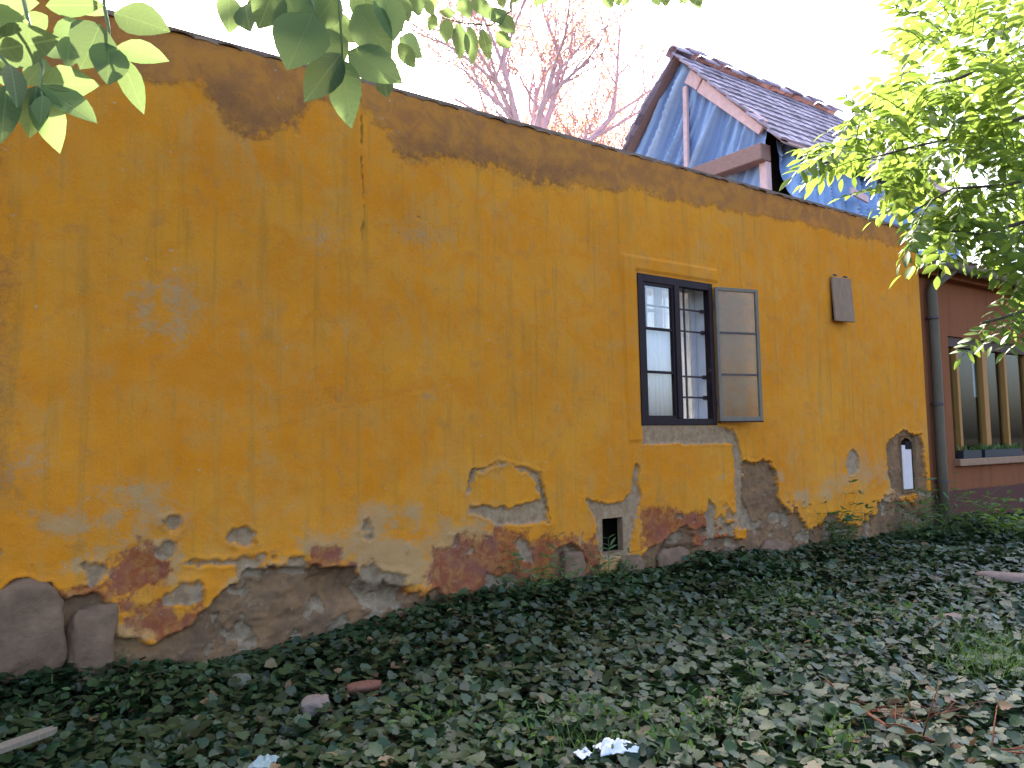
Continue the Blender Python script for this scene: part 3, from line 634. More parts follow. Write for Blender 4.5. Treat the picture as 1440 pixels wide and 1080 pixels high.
def side(u_, v_):
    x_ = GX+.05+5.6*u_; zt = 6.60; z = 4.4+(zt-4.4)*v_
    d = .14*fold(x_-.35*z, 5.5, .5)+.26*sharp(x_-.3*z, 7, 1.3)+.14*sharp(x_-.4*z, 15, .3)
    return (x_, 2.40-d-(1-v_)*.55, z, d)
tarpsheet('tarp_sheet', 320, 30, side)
# gable timbers
def gp(px, py, off=-.13): return Vector(hit(px, py, 0, GX+off))
b = MB(); b.bar(gp(972, 112), gp(990, 124), .05, .17, (1, 0, 0)); 
p0, p1 = gp(986, 120), gp(1074, 180); b = MB(); b.bar(p0, p1, .26, .07, (1, 0, 0)); ab(b, 'rafter', M['palewood'], bevel=.008)
b = MB(); b.bar(gp(968, 107), gp(985, 117), .27, .06, (1, 0, 0)); ab(b, 'rafter', M['palewood'], bevel=.008)
b = MB(); b.bar(gp(964, 122), gp(966, 250), .10, .07, (1, 0, 0)); ab(b, 'post', M['palewood'], bevel=.008)
b = MB(); bz = 6.36; b.box((GX-.36, 2.33, bz-.16), (GX-.08, 5.4, bz+.13)); ab(b, 'tie_beam', M['beam'], bevel=.015)
b = MB(); b.box((GX-.2, 2.35, 5.2), (GX-.06, 2.5, bz-.162)); ab(b, 'post', M['palewood'], bevel=.008)
b = MB(); b.box((GX-.05, 2.0, 6.42), (GX+5.8, 2.04, 6.52)); ab(b, 'eaves_board', M['palewood'], bevel=.006)
for (a, c) in (((1196, 268), (1220, 281)), ((1236, 286), (1262, 302))):
    p = Vector(hit(*a, 1, 1.80)); q = Vector(hit(*c, 1, 1.80)); b = MB(); b.bar(p, q, .05, .13); ab(b, 'batten', M['palewood'], bevel=.006)
# tiles
NR = 11; tw = .225; tl = sl_len/NR
tm = [tilemesh('roof_tile', tw*.99, tl*1.18, .040, .008, M['tile'], 4), tilemesh('roof_tile', tw*.98, tl*1.18, .036, .005, M['tile'], 4)]
def place_tile(base, d, x_, me):
    nn = Vector((1, 0, 0)).cross(d); nn = nn if nn.z > 0 else -nn
    R_ = Matrix((d.cross(nn), d, nn)).transposed()
    R_ = R_ @ Matrix.Rotation(random.uniform(-.025, .025)-.085, 3, 'X') @ Matrix.Rotation(random.uniform(-.03, .03), 3, 'Z')
    o = link('roof_tile', me, attic); o.matrix_local = Matrix.Translation(Vector((x_-GX, base.y-2.4, base.z))+nn*.012) @ R_.to_4x4()
cnt = 0
for r in range(NR):
    for c in range(25):
        place_tile(E+sn*(tl*r-.03)+Vector((0, 0, 0))+Vector((0, 0, random.uniform(0, .012))), sn, VX+.1+c*tw+random.uniform(-.01, .01), tm[(r+c) % 2])
NR2 = 9; tl2 = sl2/NR2
for r in range(NR2):
    for c in range(2): place_tile(L2+sn2*(tl2*r-.03), sn2, VX+.1+c*tw+random.uniform(-.09, .03), tm[(r+c) % 2])
rt = tilemesh('ridge_tile', .32, .46, .03, .13, M['tile'], 6)
for k in range(14):
    o = link('ridge_tile', rt, attic); R_ = Matrix.Rotation(-PI/2, 3, 'Z') @ Matrix.Rotation(random.uniform(-.03, .05), 3, 'X')
    o.matrix_local = Matrix.Translation(Vector((VX-.05+k*.40-GX, Rg.y-2.4, Rg.z-.01+random.uniform(-.01, .03)+.05*(k % 2)))) @ R_.to_4x4()

# ------------------------------------------------------------------ leaves and trees
def leafgeo(L=1., w=.4, fold_=.18, curl=.15, n=6, pet=.0):
    """ovate leaf along +Y, normal +Z"""
    V = []; Fc = []
    prof = [(0, .0), (.10, .42), (.25, .82), (.42, 1.), (.60, .92), (.78, .62), (.91, .28), (1, 0)]
    for (t, ww) in prof:
        z = -curl*L*t*t; hw = ww*w*L/2
        V += [(-hw, t*L, z+fold_*hw), (0, t*L, z), (hw, t*L, z+fold_*hw)]
    for i in range(len(prof)-1):
        a = 3*i; Fc += [(a, a+1, a+4, a+3), (a+1, a+2, a+5, a+4)]
    return V, Fc
def orient(base, d, nrm):
    d = Vector(d).normalized(); nrm = Vector(nrm); nrm = nrm-d*nrm.dot(d)
    if nrm.length < 1e-4: nrm = d.orthogonal()
    nrm.normalize(); x_ = d.cross(nrm)
    return Matrix.Translation(Vector(base)) @ Matrix((x_, d, nrm)).transposed().to_4x4()
tl_tree = thing('walnut_tree', 'leafy tree whose large green leaves hang over the wall top', 'tree', (-1.75, -5.2, -.12))
TL = Vector(tl_tree.location)
AL = [  # base, tip, width in photo px, depth in m (leaflets are 8-13 cm long), light tone
 (55,120,82,211,36,1.15),(55,120,136,169,33,1.17),(56,118,131,117,35,1.2),(52,120,40,190,36,1.14),(30,140,-14,150,28,1.14),(10,118,2,202,32,1.12),(61,134,56,171,13,1.1),(64,121,99,128,9,1.1),
 (14,90,28,142,16,1.1),(65,84,38,118,26,1.25),(-14,72,81,54,42,1.2),(-22,22,39,31,32,1.2),(64,8,144,7,27,1.25),(102,22,94,97,37,1.32),(141,34,116,93,42,1.25),(153,60,152,119,33,1.25),(163,66,234,82,27,1.28),
 (160,18,238,42,44,1.3),(169,78,201,157,29,1.28),(67,22,28,44,26,1.3),(-12,4,48,3,24,1.3),(18,60,-20,100,30,1.3),(70,50,110,80,28,1.36),(95,-8,150,20,34,1.36),(-6,95,30,128,24,1.16),(-10,120,18,160,28,1.13),
 (322,-8,323,46,30,1.5),(345,6,349,40,18,1.5),(388,-22,364,40,45,1.45),(440,18,404,97,62,1.4),(480,75,429,139,40,1.45),(483,84,490,176,38,1.45),(489,72,563,111,42,1.48),(500,8,546,76,50,1.5),
 (474,-12,438,42,40,1.5),(540,-12,556,52,36,1.5),(560,60,584,96,22,1.7),(564,52,588,78,18,1.8),(541,112,543,133,11,1.5),(420,-20,455,30,40,1.52),(505,-25,520,40,38,1.55),(360,-15,372,30,30,1.55),(455,20,500,60,36,1.6),
 (400,-10,430,50,44,1.48),(520,30,560,20,26,1.7),(462,40,476,92,30,1.56),
 (628,26,628,60,14,2.5),(645,32,648,82,17,2.45),(661,36,665,90,18,2.4),(678,40,688,84,17,2.4),(690,30,712,14,16,2.4),(698,44,719,68,18,2.4),(648,-4,660,26,18,2.4),(594,-4,611,22,16,2.5),(665,-4,688,24,18,2.5),
 (575,-6,590,18,16,2.4),(612,20,604,44,14,2.5),(688,10,706,34,16,2.5),(580,64,583,72,6,2.5),(704,24,722,44,16,2.5),(640,20,618,16,12,2.5),(560,-8,575,30,20,2.2)]
for k in range(16): 
    x_ = random.choice([730, 745, 765, 860, 925, 935, 960, 975, 880, 640, 700, 610]); AL.append((x_+random.uniform(-8, 8), -14, x_+random.uniform(-12, 12), random.uniform(2, 12), 13, 3.0+random.random()*.4))
lm_ = {}
stems = MB()
for i, (ax, ay, bx, by, wp, dp_) in enumerate(AL):
    p = Vector(at(ax, ay, dp_)); q = Vector(at(bx, by, dp_+random.uniform(-.05, .02)))
    L = (q-p).length; wr_ = wp/max(1., math.hypot(bx-ax, by-ay))*1.15
    V_, F_ = leafgeo(1., wr_, .22, random.uniform(.0, .16)); bb = MB(); bb.add(V_, F_)
    o = link('leaf', bb.mesh('leaf', M['leafL'], True), tl_tree)
    nrm = (Vector(CAM)-p).normalized()+Vector((random.uniform(-.35, .35), random.uniform(-.35, .35), random.uniform(.0, .5)))
    o.matrix_local = Matrix.Translation(-TL) @ orient(p, q-p, nrm) @ Matrix.Diagonal((L, L, L, 1))
def twig(mb, pts, ra, rb_): 
    k = len(pts); mb.tube([Vector(at(*p))-TL for p in pts], [ra+(rb_-ra)*i/(k-1) for i in range(k)], 6)
tb = MB()
for pts in ([(-80, -40, 1.15), (-30, 40, 1.15), (10, 90, 1.14), (30, 128, 1.14)], [(20, -60, 1.3), (40, 30, 1.22), (60, 95, 1.2), (56, 122, 1.16), (60, 138, 1.12)], [(150, -60, 1.32), (146, 6, 1.3), (153, 40, 1.27), (154, 64, 1.26), (172, 82, 1.28)],
            [(470, -70, 1.5), (478, 20, 1.48), (482, 88, 1.46)], [(330, -60, 1.5), (345, -4, 1.5)], [(560, -50, 1.7), (545, 5, 1.6), (545, 115, 1.5)], [(720, -40, 2.5), (718, 16, 2.45), (690, 36, 2.42), (650, 32, 2.45), (618, 24, 2.5)], [(600, -60, 2.4), (575, 0, 2.4), (562, 58, 1.9)],
            [(400, -70, 1.5), (440, 5, 1.45), (445, 22, 1.42)]):
    tb = MB(); twig(tb, pts, .0035, .0015); tb.build('twig', M['stem'], tl_tree, True)
# trunk and limbs above the frame
def limb(mb, pts, ra, rb_, n=10):
    P_ = [Vector(p) for p in pts]; out = []
    for i in range(len(P_)-1):
        for t in (0, .33, .66): out.append(P_[i].lerp(P_[i+1], t)+Vector((random.uniform(-1, 1), random.uniform(-1, 1), random.uniform(-1, 1)))*.02)
    out.append(P_[-1]); k = len(out); mb.tube([p-TL for p in out], [ra+(rb_-ra)*i/(k-1) for i in range(k)], n)
b = MB(); limb(b, [(-1.75, -5.2, -.2), (-1.72, -5.15, 1.2), (-1.6, -5.1, 2.5), (-1.4, -5.0, 3.6), (-1.2, -4.8, 5.0)], .17, .05, 14); b.build('trunk', M['bark'], tl_tree, True)
b = MB()
for e_ in ((-.1, -4.6, 2.75), (.45, -4.55, 2.8), (1.0, -4.3, 3.15), (2.2, -3.9, 3.6), (.2, -3.4, 4.4), (-.6, -6.2, 4.2), (1.2, -5.6, 4.0)):
    s_ = Vector((-1.55, -5.08, 2.6+random.uniform(-.1, .8))); m_ = s_.lerp(Vector(e_), .5)+Vector((0, 0, .3))
    limb(b, [s_, m_, e_], .05, .008, 8)
b.build('limbs', M['bark'], tl_tree, True)
# crown: leaves in the space above, none inside the view
lv, lf = leafgeo(1, .42, .2, .1); lv = np.array(lv)
def scatter(name, pts, dirs, nrms, sizes, base, faces, mat, parent=None, off=None, rnd=None):
    base = np.asarray(base, float); n = len(pts); d = dirs/np.linalg.norm(dirs, axis=1, keepdims=True)
    nn = nrms-d*np.sum(nrms*d, 1, keepdims=True); nn /= np.linalg.norm(nn, axis=1, keepdims=True)+1e-9; xx = np.cross(d, nn)
    V_ = (base[None, :, 0, None]*xx[:, None]+base[None, :, 1, None]*d[:, None]+base[None, :, 2, None]*nn[:, None])*sizes[:, None, None]+pts[:, None]
    if off is not None: V_ = V_-np.asarray(off)
    F_ = (np.asarray(faces)[None]+(np.arange(n)*len(base))[:, None, None]).reshape(-1, len(faces[0]))
    r_ = np.repeat(rng.random(n) if rnd is None else rnd, len(base))
    return link(name, npmesh(name, V_.reshape(-1, 3), F_, mat, {'rnd': r_}, True), parent)
def inframe(p, mx=60):
    x_, y_, d_ = proj(p); return (d_ > .05) and (-mx < x_ < 1440+mx) and (-mx < y_ < 1140)
pts = []
while len(pts) < 2600:
    c = rng.normal(0, 1, 3)*np.array([1.5, 1.25, .75])+np.array([-.1, -4.7, 4.3])
    w_ = c-CAM-np.array([0.05, 1.05, .72]); t_ = w_@np.array(sdir)
    if np.linalg.norm(w_-t_*np.array(sdir)) < .28: continue  # gap shaped along the sun direction to keep the low leaves lit
    if c[2] < 2.6 or fbm(np.array([c[0]*1.3]), np.array([c[1]*1.3+c[2]]), 3, 2)[0] < .47 or inframe(c): continue
    pts.append(c)
lit = np.array([at(60, 150, 1.15), at(100, 140, 1.17), at(20, 150, 1.13), at(40, 175, 1.14)]); sd_ = np.array(sdir)
k = 0
while k < 3600:  # unseen extra leaves added to shade the hanging leaves from the sun
    c = rng.normal(0, 1, 3)*np.array([.9, .55, .4])+np.array([1.0, -3.1, 4.1])
    if c[2] < 2.7 or inframe(c): continue
    w_ = c-lit; t_ = w_@sd_
    if np.min(np.linalg.norm(w_-t_[:, None]*sd_, axis=1)) < .24: continue
    pts.append(c); k += 1
pts = np.array(pts); n = len(pts)
o = scatter('crown', pts, rng.normal(0, 1, (n, 3))+np.array([0, 0, -.8]), rng.normal(0, .5, (n, 3))+np.array([0, 0, 1]), rng.uniform(.08, .14, n), lv, lf, M['leafC'], tl_tree, TL); o['kind'] = 'stuff'

# right tree: compound leaves on arching branches
def compound(name, n, L, ll, droop, mat):
    b = MB(); P_ = []
    for i in range(9):
        t = i/8; P_.append(Vector((0, t*L, -droop*L*t*t)))
    b.tube(P_, [.0028*(1-.6*i/8) for i in range(9)], 4, False, .3)
    rr_ = random.random()
    for i in range(n):
        t = .22+.78*i/(n-1); p = Vector((0, t*L, -droop*L*t*t)); tang = Vector((0, 1, -2*droop*t)).normalized()
        s_ = ll*(1-.35*abs(t-.55))*random.uniform(.85, 1.1)
        for sd in (-1, 1):
            if i == n-1 and sd > 0: d = tang
            else: d = (Vector((sd, 0, 0))*1.0+tang*random.uniform(.35, .6)+Vector((0, 0, random.uniform(-.45, .1))))
            V_, F_ = leafgeo(1, random.uniform(.36, .46), .22, random.uniform(.05, .22))
            Mx = orient(p, d, Vector((random.uniform(-.3, .3), random.uniform(-.3, .3), 1))) @ Matrix.Diagonal((s_, s_, s_, 1))
            if i == n-1 and sd < 0: continue
            b.add([Mx @ Vector(q) for q in V_], F_, random.betavariate(2, 2.4))
    return b.mesh(name, mat, True, 0, True)
cm = [compound('leaf', random.choice((5, 6, 7)), random.uniform(.28, .40), random.uniform(.085, .11), random.uniform(.15, .5), M['leafR']) for _ in range(9)]
rt_tree = thing('locust_tree', 'leafy tree with yellow green compound leaves in front of the red house', 'tree', (4.4, -5.4, -.12))
TR = Vector(rt_tree.location)
poly = np.array([(1235, -30), (1262, 30), (1250, 90), (1215, 110), (1195, 150), (1165, 160), (1150, 195), (1112, 205), (1110, 232), (1160, 240), (1175, 270), (1215, 262), (1238, 300), (1262, 305), (1245, 345), (1262, 362), (1300, 345), (1300, 372), (1345, 372), (1360, 345), (1400, 370), (1420, 400), (1400, 440), (1372, 450), (1352, 478), (1390, 476), (1425, 455), (1470, 480), (1560, 500), (1560, -60)], float)
dens_hi = np.array([(1262, 40), (1440, 30), (1440, 360), (1310, 350), (1250, 280), (1180, 230)], float)
# main branches
br = [[(1560, 60, 4.4), (1440, 165, 4.2), (1360, 190, 4.1), (1290, 205, 4.0), (1215, 225, 3.9)], [(1600, 250, 4.2), (1480, 300, 4.0), (1380, 330, 3.9), (1300, 320, 3.8)], [(1600, -40, 4.8), (1450, 60, 4.6), (1350, 110, 4.5), (1260, 130, 4.4), (1200, 160, 4.3)], [(1620, 380, 3.8), (1500, 430, 3.7), (1440, 438, 3.6), (1380, 455, 3.6)], [(1600, -150, 5.0), (1440, -40, 4.9), (1330, 10, 4.8), (1270, 20, 4.8)], [(1620, 120, 4.0), (1500, 230, 3.9), (1420, 260, 3.8), (1340, 265, 3.7), (1280, 300, 3.7)]]
b = MB(); brpts = []
for l in br:
    q = [Vector(at(*p)) for p in l]; brpts.append(q)
    b.tube([p-TR for p in q], [.016, .011, .008, .006, .003][:len(q)], 7)
for i in range(0): pass
b.build('branches', M['bark'], rt_tree, True)
trunk_top = Vector((4.6, -5.2, 4.2))
b = MB(); b.tube([Vector(p)-TR for p in ((4.4, -5.4, -.2), (4.38, -5.38, 1.2), (4.45, -5.3, 2.6), trunk_top, (4.7, -5.0, 6.0))], [.15, .125, .10, .07, .03], 12)
for q in brpts: 
    s_ = Vector((4.45, -5.3, max(2.0, min(4.6, q[0].z-.35)))); b.tube([s_-TR, s_.lerp(q[0], .5)-TR+Vector((0, 0, .08)), q[0]-TR], [.04, .026, .016], 8)
b.build('trunk', M['bark'], rt_tree, True)
def inside(p, pl): return sdf(np.array([p], float), pl)[0]
segs = [(q[i], q[i+1]) for q in brpts for i in range(len(q)-1)]
placed = 0; tries = 0; stuffV = MB()
while placed < 284 and tries < 8000:
    tries += 1
    px, py = random.uniform(1100, 1520), random.uniform(-60, 500)
    s_ = inside((px, py), poly)
    if s_ > -8: continue
    if inside((px, py), dens_hi) > 0 and random.random() < .45: continue
    dep = random.uniform(3.5, 4.9); p = Vector(at(px, py, dep))
    # leaf grows away from the nearest branch
    best = min(segs, key=lambda sg: ((sg[0]+sg[1])/2-p).length); a_, b_ = best; t = max(0, min(1, (p-a_).dot(b_-a_)/(b_-a_).length_squared)); near = a_.lerp(b_, t)
    dirv = (p-near); dirv = dirv.normalized()*.8+(b_-a_).normalized()*.7+Vector((random.uniform(-.5, .5), random.uniform(-.5, .5), random.uniform(-.5, .2)))
    dirv.normalize(); me = random.choice(cm); sc = random.uniform(.75, 1.12)
    base = p-dirv*.14*sc
    tip = p+dirv*.16*sc; tx, ty, _ = proj(tip); bx_, by_, _ = proj(base)
    if inside((tx, ty), poly) > 6 or inside((bx_, by_), poly) > 0: continue
    o = link('leaf', me, rt_tree); o.matrix_local = Matrix.Translation(-TR) @ orient(base, dirv, Vector((random.uniform(-.6, .6), random.uniform(-.6, .6), 1))) @ Matrix.Diagonal((sc, sc, sc, 1))
    placed += 1
for (ax, ay, bx, by, dp_) in ((1450, 440, 1385, 470, 3.55), (1440, 430, 1400, 462, 3.6), (1470, 455, 1420, 468, 3.5), (1450, 400, 1395, 425, 3.7), (1460, 380, 1410, 415, 3.7), (1400, 448, 1360, 476, 3.6), (1480, 430, 1425, 445, 3.5), (1440, 350, 1400, 395, 3.8), (1420, 320, 1360, 360, 3.8), (1380, 320, 1330, 362, 3.8), (1340, 300, 1290, 352, 3.8), (1310, 310, 1255, 350, 3.7), (1180, 195, 1118, 222, 3.9), (1195, 215, 1140, 232, 3.9), (1230, 140, 1165, 178, 4.3), (1240, 110, 1205, 150, 4.4)):
    base = Vector(at(ax, ay, dp_)); q_ = Vector(at(bx, by, dp_-.05)); sc = (q_-base).length/.36
    o = link('leaf', random.choice(cm), rt_tree); o.matrix_local = Matrix.Translation(-TR) @ orient(base, q_-base, Vector((random.uniform(-.4, .4), random.uniform(-.6, 0), 1))) @ Matrix.Diagonal((max(sc, .75),)*3+(1,))
print('right leaves', placed)
pts = []
while len(pts) < 800:
    px, py = random.uniform(1200, 1560), random.uniform(-60, 330)
    if inside((px, py), poly) > -14 or fbm(np.array([px*.02]), np.array([py*.02]), 41, 2)[0] < .42: continue
    pts.append(at(px, py, random.uniform(4.3, 6.2)))
pts = np.array(pts); n = len(pts)
o = scatter('foliage', pts, rng.normal(0, 1, (n, 3))+np.array([-.4, 0, -.5]), rng.normal(0, .45, (n, 3))+np.array([0, 0, 1]), rng.uniform(.08, .115, n), lv, lf, M['leafR'], rt_tree, TR); o['kind'] = 'stuff'
# its crown out of view
pts = []
while len(pts) < 700:
    c = rng.normal(0, 1, 3)*np.array([1.2, 1.1, 1.0])+np.array([5.2, -4.9, 4.6])
    if c[2] < 2.4 or inframe(c, 90): continue
    pts.append(c)
pts = np.array(pts); n = len(pts)
o = scatter('crown', pts, rng.normal(0, 1, (n, 3))+np.array([0, 0, -.8]), rng.normal(0, .5, (n, 3))+np.array([0, 0, 1]), rng.uniform(.07, .11, n), lv, lf, M['leafR'], rt_tree, TR); o['kind'] = 'stuff'

# bare pinkish trees behind the wall
def bare_tree(name, label, loc, hgt, spread, seed, trunk_h, fork, r0_):
    R_ = random.Random(seed); t = thing(name, label, 'tree', loc); tr = MB(); bw = MB(); tips = []
    def grow(mb, p, d, L, r, lev):
        n_ = 4; P_ = [p.copy()]; q = p.copy(); dd = d.copy()
        for i in range(n_):
            dd = (dd+Vector((R_.uniform(-1, 1), R_.uniform(-1, 1), R_.uniform(-.4, .9)))*.16).normalized(); q = q+dd*L/n_; P_.append(q.copy())
        r1 = r*.55; mb.tube(P_, [r+(r1-r)*i/n_ for i in range(n_+1)], 8 if lev < 2 else (5 if lev < 4 else 3), False)
        if lev >= 5: tips.append((P_[-1], dd)); tips.append((P_[2], dd)); return
        for i in range(fork if lev < 3 else 3):
            k = R_.uniform(.35, 1.) if i else 1.; j = min(n_-1, int(k*n_)); pp = P_[j].lerp(P_[j+1], k*n_-j) if j < n_ else P_[-1]
            nd = (dd+Vector((R_.uniform(-1, 1), R_.uniform(-1, 1), R_.uniform(-.25, .7)))*spread).normalized()
            grow(bw, pp, nd, L*R_.uniform(.55, .78), max(.008, r1*R_.uniform(.6, .95)), lev+1)
    P_ = [Vector((R_.uniform(-.06, .06), R_.uniform(-.06, .06), trunk_h*i/6)) for i in range(7)]; tr.tube(P_, [r0_*(1-.06*i) for i in range(7)], 10)
    for i in range(fork+3):
        a_ = 2*PI*i/(fork+3)+R_.uniform(-.4, .4); nd = Vector((math.cos(a_)*spread, math.sin(a_)*spread, R_.uniform(.5, 1.5))).normalized()
        grow(bw, P_[5].lerp(P_[6], R_.uniform(.2, 1)), nd, hgt*R_.uniform(.75, 1.15), r0_*R_.uniform(.35, .6), 1)
    tr.build('trunk', M['mauvebark'], t, True); bw.build('branches', M['mauvebark'], t, True)
    n_ = len(tips); idx = rng.choice(n_, int(n_*2.2)); P_ = np.array([tips[i][0] for i in idx])+rng.normal(0, .10, (len(idx), 3))
    o_ = scatter('crown', P_, rng.normal(0, 1, (len(idx), 3)), rng.normal(0, 1, (len(idx), 3)), rng.uniform(.06, .12, len(idx)), lv, lf, M['autumn'], t); o_['kind'] = 'stuff'
    return t
bare_tree('bare_tree', 'pale mauve bare tree with sparse rusty leaves behind the wall', (11.05, 8.0, -.17), 2.3, .8, 4, 8.2, 5, .16)
bare_tree('bare_tree', 'smaller bare tree with thin reddish twigs beside the tarpaulin attic', (13.6, 9.5, -.17), 1.9, .9, 12, 8.0, 5, .11)

# ------------------------------------------------------------------ ivy carpet and small things on the ground
def ivygeo():
    prof = [(-.12, .16), (-.04, .38), (.16, .56), (.36, .42), (.52, .46), (.72, .28), (.95, 0.)]
    half = [(0, .05)]+[(w_, t) for t, w_ in prof]
    R_ = [(w_, t, .10*w_-.10*t*t) for t, w_ in prof]; L_ = [(-a, c, z) for a, c, z in R_[:-1]][::-1]
    V_ = [(0, .30, -.03), (0, 0, 0)]+R_+L_; n_ = len(V_)
    return V_, [(0, i, i+1) for i in range(1, n_-1)]+[(0, n_-1, 1)]
iv, ivf = ivygeo()
def dens(x_, y_): return 1.
N = 125000; px = rng.uniform(-1.5, 15.5, N); py = rng.uniform(-5.6, .02, N)
q = np.stack([px, py, np.zeros(N)], -1); v_ = q-CAM; dpt = v_@fw; sx = 720+FPX*(v_@cr)/np.maximum(dpt, .1); 
ok = (dpt > 2.2) & (sx > -350) & (sx < 1800) & ((px < 12.) | (py < .08))
# thinner where soil, grass or twigs show
ok &= (fbm(px*1.1, py*1.1, 91, 3)+rng.random(N)*.5 > .40)
px, py = px[ok], py[ok]; n = len(px); print('ivy', n)
gh = ground_h(px, py); layer = rng.random(n)
z = gh+.015+layer*(.09+.09*fbm(px*1.6, py*1.6, 23, 2))
up = np.stack([rng.normal(0, .42, n), rng.normal(-.05, .42, n), np.ones(n)], -1)
dr = np.stack([rng.normal(0, 1, n), rng.normal(-.5, 1, n), rng.normal(-.15, .25, n)], -1)
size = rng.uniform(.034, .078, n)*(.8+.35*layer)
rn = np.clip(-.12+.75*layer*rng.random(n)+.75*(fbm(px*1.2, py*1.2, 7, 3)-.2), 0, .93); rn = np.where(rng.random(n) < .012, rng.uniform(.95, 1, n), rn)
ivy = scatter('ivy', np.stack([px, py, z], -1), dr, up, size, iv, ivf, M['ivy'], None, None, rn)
tag(ivy, 'dark green ivy carpet covering the ground below the wall', 'ivy', kind='stuff')
# creeping ivy on the foot of the wall
ctr = [hit(x_, y_) for x_, y_ in ((690, 855), (740, 835), (880, 812), (1000, 800), (1150, 782), (1190, 775), (1270, 760))]
pts = np.concatenate([np.stack([rng.normal(c[0], .28, 130), -np.abs(rng.normal(.04, .05, 130))-.02, np.abs(rng.normal(0, .10, 130))-.08], -1) for c in ctr]); n = len(pts)
wi = scatter('ivy', pts, rng.normal(0, 1, (n, 3))+np.array([0, 0, -.4]), rng.normal(0, .4, (n, 3))+np.array([0, -1, .5]), rng.uniform(.04, .07, n), iv, ivf, M['ivy'], None, None, rng.uniform(.3, .9, n))
tag(wi, 'ivy shoots climbing the foot of the yellow wall', 'ivy', kind='stuff')
# small bright ground cover in patches
gp_ = []
for (x_, y_, k, sp_) in ((760, 1040, 140, .22), (830, 1000, 120, .2), (930, 1030, 150, .22), (1000, 985, 120, .2), (1080, 930, 160, .25), (1150, 900, 160, .28), (1230, 860, 160, .3), (1330, 860, 200, .4), (1400, 900, 200, .35), (1190, 1050, 100, .15), (600, 1010, 70, .15), (1100, 830, 120, .3), (1250, 800, 140, .35), (1010, 870, 90, .25), (180, 975, 60, .2), (90, 1000, 50, .2)):
    c = hit(x_, y_, 2, -.03); gp_.append(np.stack([rng.normal(c[0], sp_, k), rng.normal(c[1], sp_*.8, k)], -1))
gp_ = np.concatenate(gp_); gp_[:, 1] = np.minimum(gp_[:, 1], -.05); n = len(gp_)
gc = scatter('ground_cover', np.concatenate([gp_, (ground_h(gp_[:, 0], gp_[:, 1])+.07+rng.random(n)*.10)[:, None]], 1), rng.normal(0, 1, (n, 3))+np.array([0, 0, .3]), rng.normal(0, .5, (n, 3))+np.array([0, 0, 1]), rng.uniform(.03, .065, n), lv, lf, M['weed'], None, None, rng.uniform(0, .6, n))
tag(gc, 'small green weeds mixed into the ivy carpet', 'weeds', kind='stuff')
# dead leaves
n = 420; px = rng.uniform(-.5, 12, n); py = rng.uniform(-4.6, -.05, n)
foc = [hit(x_, y_, 2, -.05) for x_, y_ in ((1210, 870), (1300, 1040), (1120, 890), (510, 965), (400, 915), (830, 880), (1240, 1020), (1350, 1050))]
for i, c in enumerate(foc): 
    s = slice(i*26, i*26+26); px[s] = rng.normal(c[0], .22, 26); py[s] = rng.normal(c[1], .18, 26)
py = np.minimum(py, -.04)
dl = scatter('dead_leaves', np.stack([px, py, ground_h(px, py)+.11+rng.random(n)*.03], -1), rng.normal(0, 1, (n, 3))*np.array([1, 1, .25]), rng.normal(0, .35, (n, 3))+np.array([0, 0, 1]), rng.uniform(.05, .10, n), lv, lf, M['dry'])
tag(dl, 'brown dead leaves scattered over the ivy', 'leaves', kind='stuff')
def gpt(px, py, dz=.1):
    p = hit(px, py, 2, -.05)
    for _ in range(4): p = hit(px, py, 2, float(ground_h(np.array([p[0]]), np.array([p[1]]))[0])+dz)
    return Vector(p)
# grass
tufts = [(1350, 950, 20), (1390, 945, 26), (1420, 930, 26), (1400, 965, 22), (1370, 920, 16), (1330, 900, 10), (1430, 960, 24), (830, 1062, 12), (1140, 1065, 12), (990, 1045, 8), (1110, 860, 10), (1060, 850, 8), (700, 830, 10), (745, 822, 14), (1340, 850, 8), (1260, 1000, 8)]
b = MB()
for (x_, y_, k) in tufts:
    c = gpt(x_, y_, .03)
    for j in range(k*4):
        p = c+Vector((random.gauss(0, .13), random.gauss(0, .10), 0)); p.y = min(p.y, -.03); d = Vector((random.gauss(0, .4), random.gauss(-.1, .4), 1)).normalized(); L = random.uniform(.14, .27); s_ = d.cross(Vector((random.random()-.5, random.random()-.5, .1))).normalized()*.0035
        bend = Vector((random.gauss(0, .5), random.gauss(0, .5), 0))*L*.5
        b.add([p-s_, p+s_, p+d*L*.55+bend*.3+s_*.8, p+d*L*.55+bend*.3-s_*.8, p+d*L+bend], [(0, 1, 2, 3), (3, 2, 4)], random.uniform(.3, 1))
tag(b.build('grass', M['weed'], None, attr=True), 'thin green grass blades growing through the ivy', 'grass', kind='stuff')
